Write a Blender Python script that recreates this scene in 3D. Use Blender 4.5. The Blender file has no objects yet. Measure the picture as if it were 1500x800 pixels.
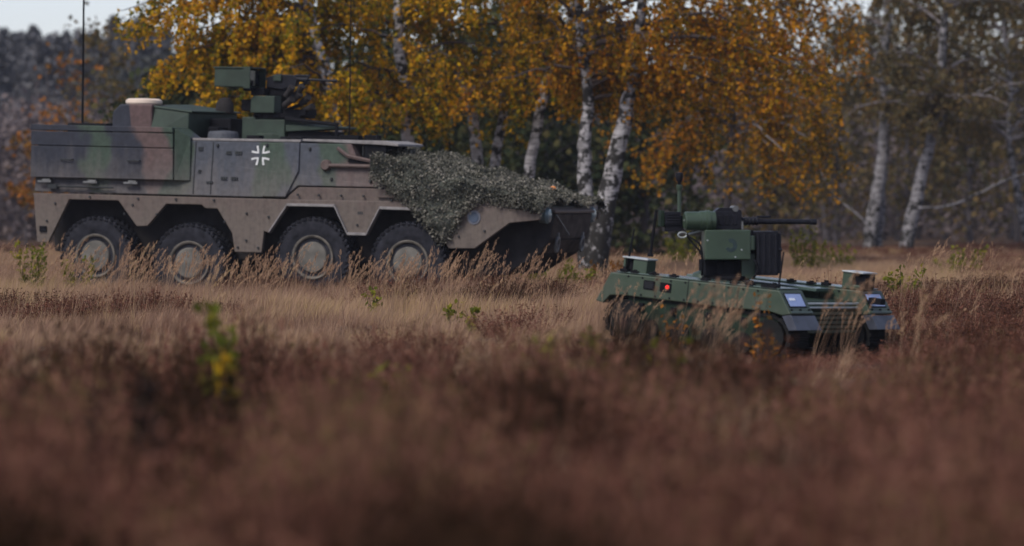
import bpy, bmesh, math, random
import numpy as np
from mathutils import Vector, Matrix, Euler

sc = bpy.context.scene
C = sc.collection
R = math.radians

# ------------------------------------------------------------------ camera
EYE = 1.7            # eye height over the heath
LENS = 150.0
cam_d = bpy.data.cameras.new("camera")
cam = bpy.data.objects.new("camera", cam_d)
C.objects.link(cam)
cam.location = (0, 0, EYE)
cam.rotation_euler = (R(90), 0, 0)
cam_d.sensor_width = 36.0
cam_d.lens = LENS
cam_d.shift_y = -116.0 / 1500.0
cam_d.clip_start = 0.5
cam_d.clip_end = 6000
cam_d.dof.use_dof = True
cam_d.dof.focus_distance = 56.0
cam_d.dof.aperture_fstop = 1.5
sc.camera = cam

# ------------------------------------------------------------------ light
SUN_EL, SUN_AZ = 48.0, -138.0        # azimuth measured from +Y towards +X
w = bpy.data.worlds.new("World")
sc.world = w
w.use_nodes = True
nt = w.node_tree
bg = nt.nodes["Background"]
sky = nt.nodes.new("ShaderNodeTexSky")
sky.sky_type = 'NISHITA'
sky.sun_disc = False
sky.sun_elevation = R(SUN_EL)
sky.sun_rotation = R(SUN_AZ)
sky.air_density = 1.0
sky.dust_density = 0.6
sky.ozone_density = 2.5
hs = nt.nodes.new("ShaderNodeHueSaturation")
hs.inputs['Saturation'].default_value = 0.6
nt.links.new(sky.outputs[0], hs.inputs['Color'])
tint = nt.nodes.new("ShaderNodeMix")
tint.data_type = 'RGBA'
tint.blend_type = 'MULTIPLY'
tint.inputs[0].default_value = 1.0
tint.inputs[7].default_value = (0.955, 0.945, 1.07, 1)
nt.links.new(hs.outputs[0], tint.inputs[6])
nt.links.new(tint.outputs[2], bg.inputs[0])
bg.inputs[1].default_value = 0.06

sun_d = bpy.data.lights.new("sun", 'SUN')
sun = bpy.data.objects.new("sun", sun_d)
C.objects.link(sun)
sun_d.energy = 1.5
sun_d.angle = R(26)
sun_d.color = (1.0, 0.95, 0.88)
sv = Vector((math.sin(R(SUN_AZ)) * math.cos(R(SUN_EL)), math.cos(R(SUN_AZ)) * math.cos(R(SUN_EL)), math.sin(R(SUN_EL))))
sun.rotation_euler = (-sv).to_track_quat('-Z', 'Y').to_euler()

sc.view_settings.view_transform = 'Standard'
sc.view_settings.look = 'None'
sc.view_settings.exposure = 1.2
sc.view_settings.gamma = 1.0
sc.view_settings.use_curve_mapping = False
sc.render.engine = 'CYCLES'
sc.cycles.use_denoising = True
sc.cycles.max_bounces = 8
sc.cycles.diffuse_bounces = 3
sc.cycles.glossy_bounces = 2
sc.cycles.transmission_bounces = 4
sc.cycles.transparent_max_bounces = 4
sc.cycles.volume_bounces = 1

# ------------------------------------------------------------------ materials
def new_mat(name):
    m = bpy.data.materials.new(name)
    m.use_nodes = True
    return m, m.node_tree, m.node_tree.nodes["Principled BSDF"]

def ramp(nt, stops, interp='LINEAR'):
    r = nt.nodes.new("ShaderNodeValToRGB")
    r.color_ramp.interpolation = interp
    els = r.color_ramp.elements
    while len(els) < len(stops):
        els.new(0.5)
    for e, (p, c) in zip(els, stops):
        e.position = p
        e.color = (*c, 1)
    return r

def noise(nt, scale, detail=3, vec=None, dist=0.0, rough=0.55):
    n = nt.nodes.new("ShaderNodeTexNoise")
    n.inputs['Scale'].default_value = scale
    n.inputs['Detail'].default_value = detail
    n.inputs['Roughness'].default_value = rough
    n.inputs['Distortion'].default_value = dist
    if vec is not None:
        nt.links.new(vec, n.inputs['Vector'])
    return n

def math_n(nt, op, a, b=None, clamp=False):
    m = nt.nodes.new("ShaderNodeMath")
    m.operation = op
    m.use_clamp = clamp
    for i, v in enumerate((a, b)):
        if v is None:
            continue
        if isinstance(v, (int, float)):
            m.inputs[i].default_value = v
        else:
            nt.links.new(v, m.inputs[i])
    return m.outputs[0]

def mixc(nt, f, a, b):
    m = nt.nodes.new("ShaderNodeMix")
    m.data_type = 'RGBA'
    for i, v in ((0, f), (6, a), (7, b)):
        if isinstance(v, (int, float)):
            m.inputs[i].default_value = v
        elif isinstance(v, tuple):
            m.inputs[i].default_value = (*v, 1)
        else:
            nt.links.new(v, m.inputs[i])
    return m.outputs[2]

def objco(nt):
    t = nt.nodes.new("ShaderNodeTexCoord")
    return t.outputs['Object']

def add_bump(nt, b, height, strength=0.2, dist=0.02):
    bp = nt.nodes.new("ShaderNodeBump")
    bp.inputs['Strength'].default_value = strength
    bp.inputs['Distance'].default_value = dist
    nt.links.new(height, bp.inputs['Height'])
    nt.links.new(bp.outputs[0], b.inputs['Normal'])

def simple(name, col, rough=0.6, var=0.3, scale=6.0, metallic=0.0, spec=0.35, bump=0.1):
    m, nt, b = new_mat(name)
    oc = objco(nt)
    n = noise(nt, scale, 4, oc)
    lo = tuple(c * (1 - var) for c in col)
    hi = tuple(min(1, c * (1 + var)) for c in col)
    r = ramp(nt, [(0.3, lo), (0.7, hi)])
    nt.links.new(n.outputs[0], r.inputs[0])
    nt.links.new(r.outputs[0], b.inputs['Base Color'])
    b.inputs['Roughness'].default_value = rough
    b.inputs['Metallic'].default_value = metallic
    b.inputs['Specular IOR Level'].default_value = spec
    if bump:
        n2 = noise(nt, scale * 6, 3, oc)
        add_bump(nt, b, n2.outputs[0], bump, 0.01)
    return m

def camo(name, stops, x0, x1, dust_top, dust_bot, dust=(0.118, 0.102, 0.094), dust_max=0.8, wob=0.5):
    """three-tone camouflage bands along the hull, soft sprayed edges, road dust rising from below"""
    m, nt, b = new_mat(name)
    oc = objco(nt)
    sep = nt.nodes.new("ShaderNodeSeparateXYZ")
    nt.links.new(oc, sep.inputs[0])
    n = noise(nt, 1.1, 2, oc)
    nx = math_n(nt, 'MULTIPLY', math_n(nt, 'SUBTRACT', n.outputs[0], 0.5), wob * 3.0)
    zz = math_n(nt, 'MULTIPLY', sep.outputs[2], 0.12)
    x = math_n(nt, 'ADD', math_n(nt, 'ADD', sep.outputs[0], nx), zz)
    yy = math_n(nt, 'MULTIPLY', sep.outputs[1], 0.35)
    x = math_n(nt, 'ADD', x, yy)
    f = math_n(nt, 'DIVIDE', math_n(nt, 'SUBTRACT', x, x0), x1 - x0, True)
    st = []
    for i, (p, c) in enumerate(stops):
        if i:
            st.append((p - 0.006, stops[i - 1][1]))
        st.append((p + 0.006, c))
    r = ramp(nt, st)
    nt.links.new(f, r.inputs[0])
    g = noise(nt, 14, 5, oc)
    gr = ramp(nt, [(0.3, (0.75,) * 3), (0.7, (1.25,) * 3)])
    nt.links.new(g.outputs[0], gr.inputs[0])
    mul = nt.nodes.new("ShaderNodeMix")
    mul.data_type = 'RGBA'
    mul.blend_type = 'MULTIPLY'
    mul.inputs[0].default_value = 1.0
    nt.links.new(r.outputs[0], mul.inputs[6])
    nt.links.new(gr.outputs[0], mul.inputs[7])
    dn = noise(nt, 3.0, 5, oc)
    streak = nt.nodes.new("ShaderNodeMapping")
    streak.inputs['Scale'].default_value = (9, 9, 0.8)
    nt.links.new(oc, streak.inputs[0])
    sn = noise(nt, 1.0, 4, streak.outputs[0])
    dz = math_n(nt, 'DIVIDE', math_n(nt, 'SUBTRACT', dust_top, sep.outputs[2]), dust_top - dust_bot, False)
    dz = math_n(nt, 'ADD', dz, math_n(nt, 'MULTIPLY', math_n(nt, 'SUBTRACT', dn.outputs[0], 0.5), 0.7))
    dz = math_n(nt, 'ADD', dz, math_n(nt, 'MULTIPLY', math_n(nt, 'SUBTRACT', sn.outputs[0], 0.5), 0.9), True)
    dz = math_n(nt, 'MULTIPLY', dz, dust_max)
    dz = math_n(nt, 'ADD', dz, 0.05, True)
    dcol = ramp(nt, [(0.28, tuple(c * 0.55 for c in dust)), (0.5, dust), (0.75, tuple(c * 1.25 for c in dust))])
    g2 = noise(nt, 2.2, 6, streak.outputs[0], 0.5, 0.65)
    nt.links.new(math_n(nt, 'ADD', math_n(nt, 'MULTIPLY', g.outputs[0], 0.45), math_n(nt, 'MULTIPLY', g2.outputs[0], 0.55)), dcol.inputs[0])
    out = mixc(nt, dz, mul.outputs[2], dcol.outputs[0])
    nt.links.new(out, b.inputs['Base Color'])
    b.inputs['Roughness'].default_value = 0.72
    b.inputs['Specular IOR Level'].default_value = 0.3
    add_bump(nt, b, g.outputs[0], 0.12, 0.01)
    return m

GREEN = (0.032, 0.052, 0.036)
BLACK = (0.016, 0.019, 0.030)
BROWN = (0.085, 0.054, 0.050)
BLUE = (0.044, 0.050, 0.064)
M = {}
M['paint'] = camo("hull_camouflage_paint", [(0.0, BLACK), (0.075, GREEN), (0.12, BLACK), (0.185, BROWN), (0.25, GREEN), (0.31, BLUE),
                  (0.42, GREEN), (0.475, BLUE), (0.545, GREEN), (0.60, BROWN), (0.68, GREEN), (0.73, BROWN), (0.9, GREEN)],
                  -4.35, 4.9, 2.42, 1.25, wob=0.5)
M['skirt'] = camo("lower_hull_dusty_paint", [(0.0, BROWN), (0.4, BROWN), (0.5, BROWN), (0.8, BROWN)], -4.35, 4.9, 2.6, 1.2, dust=(0.112, 0.092, 0.076))
M['dark_hull'] = simple("dark_grey_underbody", (0.030, 0.027, 0.027), 0.95, 0.3, 4, spec=0.05)
M['palegrey'] = simple("pale_grey_trim", (0.19, 0.175, 0.17), 0.8, 0.25, 8)  # pale grey for roof plates, arch lips and lamp hoods
M['tyre'] = simple("dusty_tyre_rubber", (0.020, 0.020, 0.025), 0.9, 0.5, 9, spec=0.12)
M['rim'] = simple("dusty_steel_rim", (0.105, 0.092, 0.076), 0.85, 0.5, 5)
M['cap'] = simple("hub_cap_khaki", (0.106, 0.097, 0.083), 0.8, 0.4, 4)
M['green'] = simple("matt_olive_green_paint", (0.014, 0.024, 0.016), 0.7, 0.3, 5, spec=0.1)
M['tgreen'] = simple("truck_roof_green_paint", (0.023, 0.036, 0.025), 0.7, 0.25, 5)
M['ugreen'] = simple("satin_green_paint", (0.031, 0.050, 0.030), 0.40, 0.16, 5, spec=0.5, bump=0.04)
def robot_paint():
    m, nt, b = new_mat("dusty_satin_green_paint")
    oc = objco(nt)
    n = noise(nt, 4.0, 5, oc, 0.3)
    f = noise(nt, 26.0, 4, oc)
    r = ramp(nt, [(0.3, (0.022, 0.036, 0.021)), (0.55, (0.032, 0.050, 0.030)), (0.75, (0.046, 0.062, 0.041))])
    nt.links.new(math_n(nt, 'ADD', math_n(nt, 'MULTIPLY', n.outputs[0], 0.7), math_n(nt, 'MULTIPLY', f.outputs[0], 0.3)), r.inputs[0])
    sep = nt.nodes.new("ShaderNodeSeparateXYZ")
    nt.links.new(oc, sep.inputs[0])
    dz = math_n(nt, 'MULTIPLY', math_n(nt, 'SUBTRACT', 0.66, sep.outputs[2]), 1.6)
    dz = math_n(nt, 'ADD', dz, math_n(nt, 'MULTIPLY', math_n(nt, 'SUBTRACT', n.outputs[0], 0.5), 1.4), True)
    dz = math_n(nt, 'MULTIPLY', dz, 0.55)
    c = mixc(nt, dz, r.outputs[0], (0.085, 0.075, 0.058))
    nt.links.new(c, b.inputs['Base Color'])
    rr = math_n(nt, 'ADD', 0.34, math_n(nt, 'MULTIPLY', n.outputs[0], 0.3))
    nt.links.new(rr, b.inputs['Roughness'])
    b.inputs['Specular IOR Level'].default_value = 0.4
    add_bump(nt, b, f.outputs[0], 0.06, 0.01)
    return m
M['udust'] = robot_paint()
M['uroof'] = simple("glossy_green_roof_paint", (0.045, 0.072, 0.060), 0.22, 0.12, 5, spec=1.0, bump=0.02)
M['black'] = simple("matt_black_metal", (0.008, 0.008, 0.010), 0.7, 0.3, 12, spec=0.06)
M['gun'] = simple("gun_metal", (0.011, 0.011, 0.015), 0.42, 0.3, 20, metallic=0.0, spec=0.14, bump=0.03)
M['glass'] = simple("dark_glass", (0.006, 0.007, 0.010), 0.15, 0.2, 4, spec=0.25, bump=0)
M['cream'] = simple("cream_plastic", (0.62, 0.50, 0.40), 0.5, 0.08, 5, bump=0.02)
M['drum'] = camo("drum_camouflage_paint", [(0.0, BLACK), (0.5, (0.085, 0.05, 0.047))], -3.15, -2.3, 3.0, 1.0, dust_max=0.3, wob=0.0)
M['white'] = simple("white_marking_paint", (0.50, 0.50, 0.49), 0.7, 0.22, 10, bump=0)
M['stencil'] = simple("dark_stencil_paint", (0.018, 0.020, 0.022), 0.7, 0.2, 10, bump=0)
M['rubber'] = simple("black_rubber_flap", (0.040, 0.044, 0.060), 0.45, 0.3, 6, spec=0.4)
M['track'] = simple("rubber_track", (0.010, 0.010, 0.010), 0.9, 0.4, 10, spec=0.15)
M['lamp'] = simple("headlamp_lens", (0.10, 0.15, 0.17), 0.2, 0.2, 5, spec=0.6, bump=0)
M['steel'] = simple("worn_steel", (0.13, 0.13, 0.13), 0.5, 0.3, 14, metallic=0.4)
M['silver'] = simple("pale_steel_rail", (0.34, 0.36, 0.36), 0.4, 0.2, 10, metallic=0.3)
M['screen'] = simple("pale_blue_sensor_window", (0.26, 0.33, 0.55), 0.15, 0.12, 7, spec=0.6, bump=0)
M['glare'] = simple("painted_glare_white", (0.75, 0.78, 0.82), 0.3, 0.05, 7, bump=0)  # near-white colour for sky glare painted on the nose windows
M['bluesign'] = simple("blue_sign_paint", (0.045, 0.062, 0.095), 0.6, 0.2, 5, bump=0)
M['hatch'] = simple("grey_hatch_paint", (0.055, 0.058, 0.068), 0.7, 0.2, 5, bump=0)
M['palesign'] = simple("pale_sign_paint", (0.12, 0.125, 0.15), 0.6, 0.1, 5, bump=0)

def red_lamp():
    m, nt, b = new_mat("lit_red_lamp")
    b.inputs['Base Color'].default_value = (0.5, 0.01, 0.01, 1)
    b.inputs['Emission Color'].default_value = (1.0, 0.03, 0.02, 1)
    b.inputs['Emission Strength'].default_value = 0.45
    b.inputs['Roughness'].default_value = 0.3
    return m
M['red'] = red_lamp()
def orange_mat():
    return simple("orange_reflector", (0.75, 0.25, 0.05), 0.4, 0.05, 5, bump=0)
M['orange'] = orange_mat()

def leaf_mat(name, stops, transl=0.35, patch=None, patch_scale=0.5):
    m = bpy.data.materials.new(name)
    m.use_nodes = True
    nt = m.node_tree
    nt.nodes.remove(nt.nodes["Principled BSDF"])
    out = nt.nodes["Material Output"]
    g = nt.nodes.new("ShaderNodeNewGeometry")
    f = g.outputs['Random Per Island']
    n = noise(nt, patch_scale, 2, objco(nt))
    f = math_n(nt, 'ADD', math_n(nt, 'MULTIPLY', f, 0.62),
               math_n(nt, 'MULTIPLY', math_n(nt, 'SUBTRACT', n.outputs[0], 0.30), 0.95), True)
    r = ramp(nt, stops)
    nt.links.new(f, r.inputs[0])
    d = nt.nodes.new("ShaderNodeBsdfDiffuse")
    t = nt.nodes.new("ShaderNodeBsdfTranslucent")
    mx = nt.nodes.new("ShaderNodeMixShader")
    mx.inputs[0].default_value = transl
    nt.links.new(r.outputs[0], d.inputs[0])
    nt.links.new(r.outputs[0], t.inputs[0])
    nt.links.new(d.outputs[0], mx.inputs[1])
    nt.links.new(t.outputs[0], mx.inputs[2])
    nt.links.new(mx.outputs[0], out.inputs[0])
    return m

def tuft_mat(name, stops, transl=0.3):
    """colour from each tuft's own tint value plus a little per-blade variation"""
    m = bpy.data.materials.new(name)
    m.use_nodes = True
    nt = m.node_tree
    nt.nodes.remove(nt.nodes["Principled BSDF"])
    out = nt.nodes["Material Output"]
    g = nt.nodes.new("ShaderNodeNewGeometry")
    a = nt.nodes.new("ShaderNodeAttribute")
    a.attribute_type = 'INSTANCER'
    a.attribute_name = 'tint'
    f = math_n(nt, 'ADD', math_n(nt, 'MULTIPLY', a.outputs['Fac'], 0.68),
               math_n(nt, 'MULTIPLY', g.outputs['Random Per Island'], 0.32), True)
    r = ramp(nt, stops)
    nt.links.new(f, r.inputs[0])
    d = nt.nodes.new("ShaderNodeBsdfDiffuse")
    t = nt.nodes.new("ShaderNodeBsdfTranslucent")
    mx = nt.nodes.new("ShaderNodeMixShader")
    mx.inputs[0].default_value = transl
    nt.links.new(r.outputs[0], d.inputs[0])
    nt.links.new(r.outputs[0], t.inputs[0])
    nt.links.new(d.outputs[0], mx.inputs[1])
    nt.links.new(t.outputs[0], mx.inputs[2])
    nt.links.new(mx.outputs[0], out.inputs[0])
    return m

def bark_mat(name, white=(0.50, 0.47, 0.46), dark=(0.022, 0.020, 0.018), thr=0.52, basez=1.3):
    m, nt, b = new_mat(name)
    oc = objco(nt)
    mp = nt.nodes.new("ShaderNodeMapping")
    mp.inputs['Scale'].default_value = (3.2, 3.2, 4.2)
    nt.links.new(oc, mp.inputs[0])
    n = noise(nt, 1.0, 4, mp.outputs[0], 0.8, 0.6)
    mp2 = nt.nodes.new("ShaderNodeMapping")
    mp2.inputs['Scale'].default_value = (3, 3, 22)
    nt.links.new(oc, mp2.inputs[0])
    n2 = noise(nt, 1.0, 3, mp2.outputs[0])
    sep = nt.nodes.new("ShaderNodeSeparateXYZ")
    nt.links.new(oc, sep.inputs[0])
    # old birches have rough black bark towards the foot
    bz = math_n(nt, 'MULTIPLY', math_n(nt, 'SUBTRACT', basez, sep.outputs[2]), 0.10 / max(basez, 0.2))
    bz = math_n(nt, 'MAXIMUM', bz, 0.0)
    mp3 = nt.nodes.new("ShaderNodeMapping")
    mp3.inputs['Scale'].default_value = (11, 11, 7)
    nt.links.new(oc, mp3.inputs[0])
    n3 = noise(nt, 1.0, 4, mp3.outputs[0], 0.4, 0.65)
    v = math_n(nt, 'ADD', math_n(nt, 'ADD', math_n(nt, 'MULTIPLY', n.outputs[0], 0.58), math_n(nt, 'MULTIPLY', n3.outputs[0], 0.42)), bz)
    r = ramp(nt, [(thr, (0, 0, 0)), (thr + 0.05, (1, 1, 1))])
    nt.links.new(v, r.inputs[0])
    r2 = ramp(nt, [(0.42, tuple(c * 0.5 for c in white)), (0.55, white), (0.8, tuple(min(1, c * 1.2) for c in white))])
    nt.links.new(n2.outputs[0], r2.inputs[0])
    out = mixc(nt, r.outputs[0], r2.outputs[0], dark)
    nt.links.new(out, b.inputs['Base Color'])
    b.inputs['Roughness'].default_value = 0.85
    b.inputs['Specular IOR Level'].default_value = 0.2
    add_bump(nt, b, n.outputs[0], 0.5, 0.03)
    return m

# ------------------------------------------------------------------ object helpers
def tag(o, label=None, cat=None, group=None, kind=None):
    if label: o['label'] = label
    if cat: o['category'] = cat
    if group: o['group'] = group
    if kind: o['kind'] = kind
    return o

def empty(name, loc, rot=(0, 0, 0)):
    o = bpy.data.objects.new(name, None)
    C.objects.link(o)
    o.location = loc
    o.rotation_euler = rot
    o.empty_display_size = 0.3
    return o

class MB:
    """collects solids, then links them as ONE mesh object"""
    def __init__(s):
        s.v, s.f = [], []
    def add(s, vs, fs):
        k = len(s.v)
        s.v += [tuple(p) for p in vs]
        s.f += [tuple(i + k for i in f) for f in fs]
        return s
    def box(s, x0, x1, y0, y1, z0, z1, mat=None):
        vs = [(x, y, z) for x in (x0, x1) for y in (y0, y1) for z in (z0, z1)]
        if mat is not None:
            vs = [mat @ Vector(p) for p in vs]
        return s.add(vs, [(0, 1, 3, 2), (4, 6, 7, 5), (0, 4, 5, 1), (2, 3, 7, 6), (0, 2, 6, 4), (1, 5, 7, 3)])
    def prism(s, prof, y0, y1):
        """profile in x,z extruded from y0 to y1"""
        n = len(prof)
        vs = [(x, y0, z) for x, z in prof] + [(x, y1, z) for x, z in prof]
        fs = [tuple(range(n)), tuple(range(2 * n - 1, n - 1, -1))]
        fs += [(i, i + n, (i + 1) % n + n, (i + 1) % n) for i in range(n)]
        return s.add(vs, fs)
    def hexa(s, lo, hi):
        """two quads (4 points each) joined as a solid"""
        return s.add(list(lo) + list(hi), [(3, 2, 1, 0), (4, 5, 6, 7)] + [(i, (i + 1) % 4, (i + 1) % 4 + 4, i + 4) for i in range(4)])
    def tube(s, pts, rad, n=8, cap=True):
        pts = [Vector(p) for p in pts]
        if isinstance(rad, (int, float)):
            rad = [rad] * len(pts)
        k = len(s.v)
        for i, p in enumerate(pts):
            d = (pts[min(i + 1, len(pts) - 1)] - pts[max(i - 1, 0)]).normalized()
            u = d.orthogonal().normalized() if i == 0 else (u - d * u.dot(d)).normalized()
            vv = d.cross(u)
            for j in range(n):
                a = 2 * math.pi * j / n
                s.v.append(tuple(p + (u * math.cos(a) + vv * math.sin(a)) * rad[i]))
        for i in range(len(pts) - 1):
            for j in range(n):
                a, b = k + i * n + j, k + i * n + (j + 1) % n
                s.f.append((a, b, b + n, a + n))
        if cap:
            s.f.append(tuple(range(k + n - 1, k - 1, -1)))
            e = k + (len(pts) - 1) * n
            s.f.append(tuple(range(e, e + n)))
        return s
    def lathe(s, prof, n=32, axis='Y', c=(0, 0, 0)):
        """profile of (offset along axis, radius)"""
        k = len(s.v)
        for o, r in prof:
            for j in range(n):
                a = 2 * math.pi * j / n
                p, q = r * math.cos(a), r * math.sin(a)
                v = {'Y': (p, o, q), 'Z': (p, q, o), 'X': (o, p, q)}[axis]
                s.v.append((v[0] + c[0], v[1] + c[1], v[2] + c[2]))
        for i in range(len(prof) - 1):
            for j in range(n):
                a, b = k + i * n + j, k + i * n + (j + 1) % n
                s.f.append((a, b, b + n, a + n))
        s.f.append(tuple(range(k + n - 1, k - 1, -1)))
        e = k + (len(prof) - 1) * n
        s.f.append(tuple(range(e, e + n)))
        return s
    def warp(s, fn):
        s.v = [tuple(fn(*p)) for p in s.v]
        return s
    def mesh(s, name, mat):
        me = bpy.data.meshes.new(name)
        me.from_pydata(s.v, [], s.f)
        bm = bmesh.new()
        bm.from_mesh(me)
        bmesh.ops.recalc_face_normals(bm, faces=bm.faces)
        bm.to_mesh(me)
        bm.free()
        me.materials.append(mat)
        return me
    def build(s, name, mat, parent=None, bevel=0.0, smooth=False, loc=None):
        me = s.mesh(name, mat)
        o = bpy.data.objects.new(name, me)
        C.objects.link(o)
        if parent is not None:
            o.parent = parent
        if loc:
            o.location = loc
        if smooth:
            me.polygons.foreach_set('use_smooth', [True] * len(me.polygons))
            me.set_sharp_from_angle(angle=R(35))
        if bevel:
            b = o.modifiers.new("bevel", 'BEVEL')
            b.width = bevel
            b.segments = 2
            b.limit_method = 'ANGLE'
            b.angle_limit = R(28)
        return o

def smooth3(pts, n=14):
    """Catmull-Rom curve through a few points"""
    P = [Vector(p) for p in pts]
    P = [P[0] * 2 - P[1]] + P + [P[-1] * 2 - P[-2]]
    out = []
    for t in np.linspace(0, len(P) - 3 - 1e-6, n):
        i = int(t); f = t - i
        a, b, c, d = P[i:i + 4]
        out.append((b * 2 + (c - a) * f + (a * 2 - b * 5 + c * 4 - d) * f * f + (b * 3 - c * 3 + d - a) * f ** 3) * 0.5)
    return out

def raw_mesh(name, verts, quads, mat, tris=False):
    """fast mesh from numpy arrays"""
    k = 3 if tris else 4
    me = bpy.data.meshes.new(name)
    me.vertices.add(len(verts))
    me.vertices.foreach_set('co', np.ascontiguousarray(verts, np.float32).ravel())
    me.loops.add(len(quads) * k)
    me.loops.foreach_set('vertex_index', np.ascontiguousarray(quads, np.int32).ravel())
    me.polygons.add(len(quads))
    me.polygons.foreach_set('loop_start', np.arange(0, len(quads) * k, k, dtype=np.int32))
    me.update(calc_edges=True)
    me.materials.append(mat)
    return me

def link(name, me, parent=None):
    o = bpy.data.objects.new(name, me)
    C.objects.link(o)
    if parent is not None:
        o.parent = parent
    return o

rng = np.random.default_rng(7)

def leaf_quads(cen, size, rg, droop=0.4, aspect=1.5):
    """small rhombic leaves at the given centres, random tilt; returns verts, quads"""
    n = len(cen)
    d = rg.normal(size=(n, 3))
    d[:, 2] -= droop
    d /= np.linalg.norm(d, axis=1)[:, None]
    u = np.cross(d, rg.normal(size=(n, 3)))
    u /= np.linalg.norm(u, axis=1)[:, None] + 1e-9
    s = np.broadcast_to(size, (n,))[:, None]
    a = d * s * aspect * 0.5
    b = u * s * 0.5
    v = np.stack([cen - a, cen + b - a * 0.1, cen + a, cen - b - a * 0.1], 1).reshape(-1, 3)
    q = np.arange(n * 4).reshape(-1, 4)
    return v, q

# ------------------------------------------------------------------ the ground
def gz(x, y):
    """height of the heath: nearly level, gently uneven"""
    x = np.asarray(x, float); y = np.asarray(y, float)
    h = 0.05 * np.sin(x * 0.9 + 1.3) * np.sin(y * 0.31 + 0.4) + 0.035 * np.sin(x * 2.3 + y * 0.7) + 0.03 * np.sin(y * 1.1 - x * 0.4)
    near = np.clip((y - 20) / 20, 0, 1)
    h = h * (0.5 + 0.5 * near)
    h -= 0.16 * np.exp(-(((x - 3.7) / 1.8) ** 2 + ((y - 46.6) / 2.2) ** 2))      # dip under the robot's front
    h += 0.08 * np.exp(-(((x - 1.2) / 1.2) ** 2 + ((y - 48.2) / 1.5) ** 2))
    h -= 0.05 * np.exp(-(((x + 3.6) / 5.5) ** 2 + ((y - 72) / 3.0) ** 2))
    far = np.clip((y - 200) / 150, 0, 1)
    return h * (1 - far)

def ground():
    xs = np.concatenate([np.array([-2500, -900, -300, -120, -60]), np.arange(-30, 30.01, 0.5), np.array([60, 120, 300, 900, 2500])])
    ys = np.concatenate([np.array([-300, -40, -10]), np.arange(0, 130.01, 0.5), np.array([140, 160, 200, 260, 400, 900, 4000])])
    X, Y = np.meshgrid(xs, ys)
    Z = gz(X, Y)
    v = np.stack([X, Y, Z], -1).reshape(-1, 3)
    nx, ny = len(xs), len(ys)
    i = np.arange(ny - 1)[:, None] * nx + np.arange(nx - 1)[None, :]
    q = np.stack([i, i + 1, i + nx + 1, i + nx], -1).reshape(-1, 4)
    m, nt, b = new_mat("heath_soil_and_litter")
    oc = objco(nt)
    n = noise(nt, 0.35, 5, oc)
    n2 = noise(nt, 7.0, 5, oc)
    f = math_n(nt, 'ADD', math_n(nt, 'MULTIPLY', n.outputs[0], 0.5), math_n(nt, 'MULTIPLY', n2.outputs[0], 0.5))
    r = ramp(nt, [(0.34, (0.030, 0.018, 0.014)), (0.48, (0.075, 0.045, 0.032)), (0.58, (0.12, 0.078, 0.050)), (0.68, (0.085, 0.085, 0.028))])
    nt.links.new(f, r.inputs[0])
    nt.links.new(r.outputs[0], b.inputs['Base Color'])
    b.inputs['Roughness'].default_value = 0.95
    b.inputs['Specular IOR Level'].default_value = 0.1
    add_bump(nt, b, n2.outputs[0], 0.6, 0.05)
    me = raw_mesh("ground", v, q, m)
    me.polygons.foreach_set('use_smooth', [True] * len(me.polygons))
    tag(link("ground", me), kind='structure')
ground()

# ------------------------------------------------------------------ the eight-wheeled armoured carrier
TRUCK = empty("armoured_vehicle", (-3.661, 72.72, 0.016), (0, R(1.1), R(-20)))
tag(TRUCK, "large eight-wheeled armoured vehicle in green and brown camouflage with a white cross on its side", "armoured vehicle")

def tilt(x, y, z):
    """the upper hull sides lean inwards"""
    if z > 1.64:
        return x, y * (1 - 0.07 * (z - 1.64)), z
    return x, y, z

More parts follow.
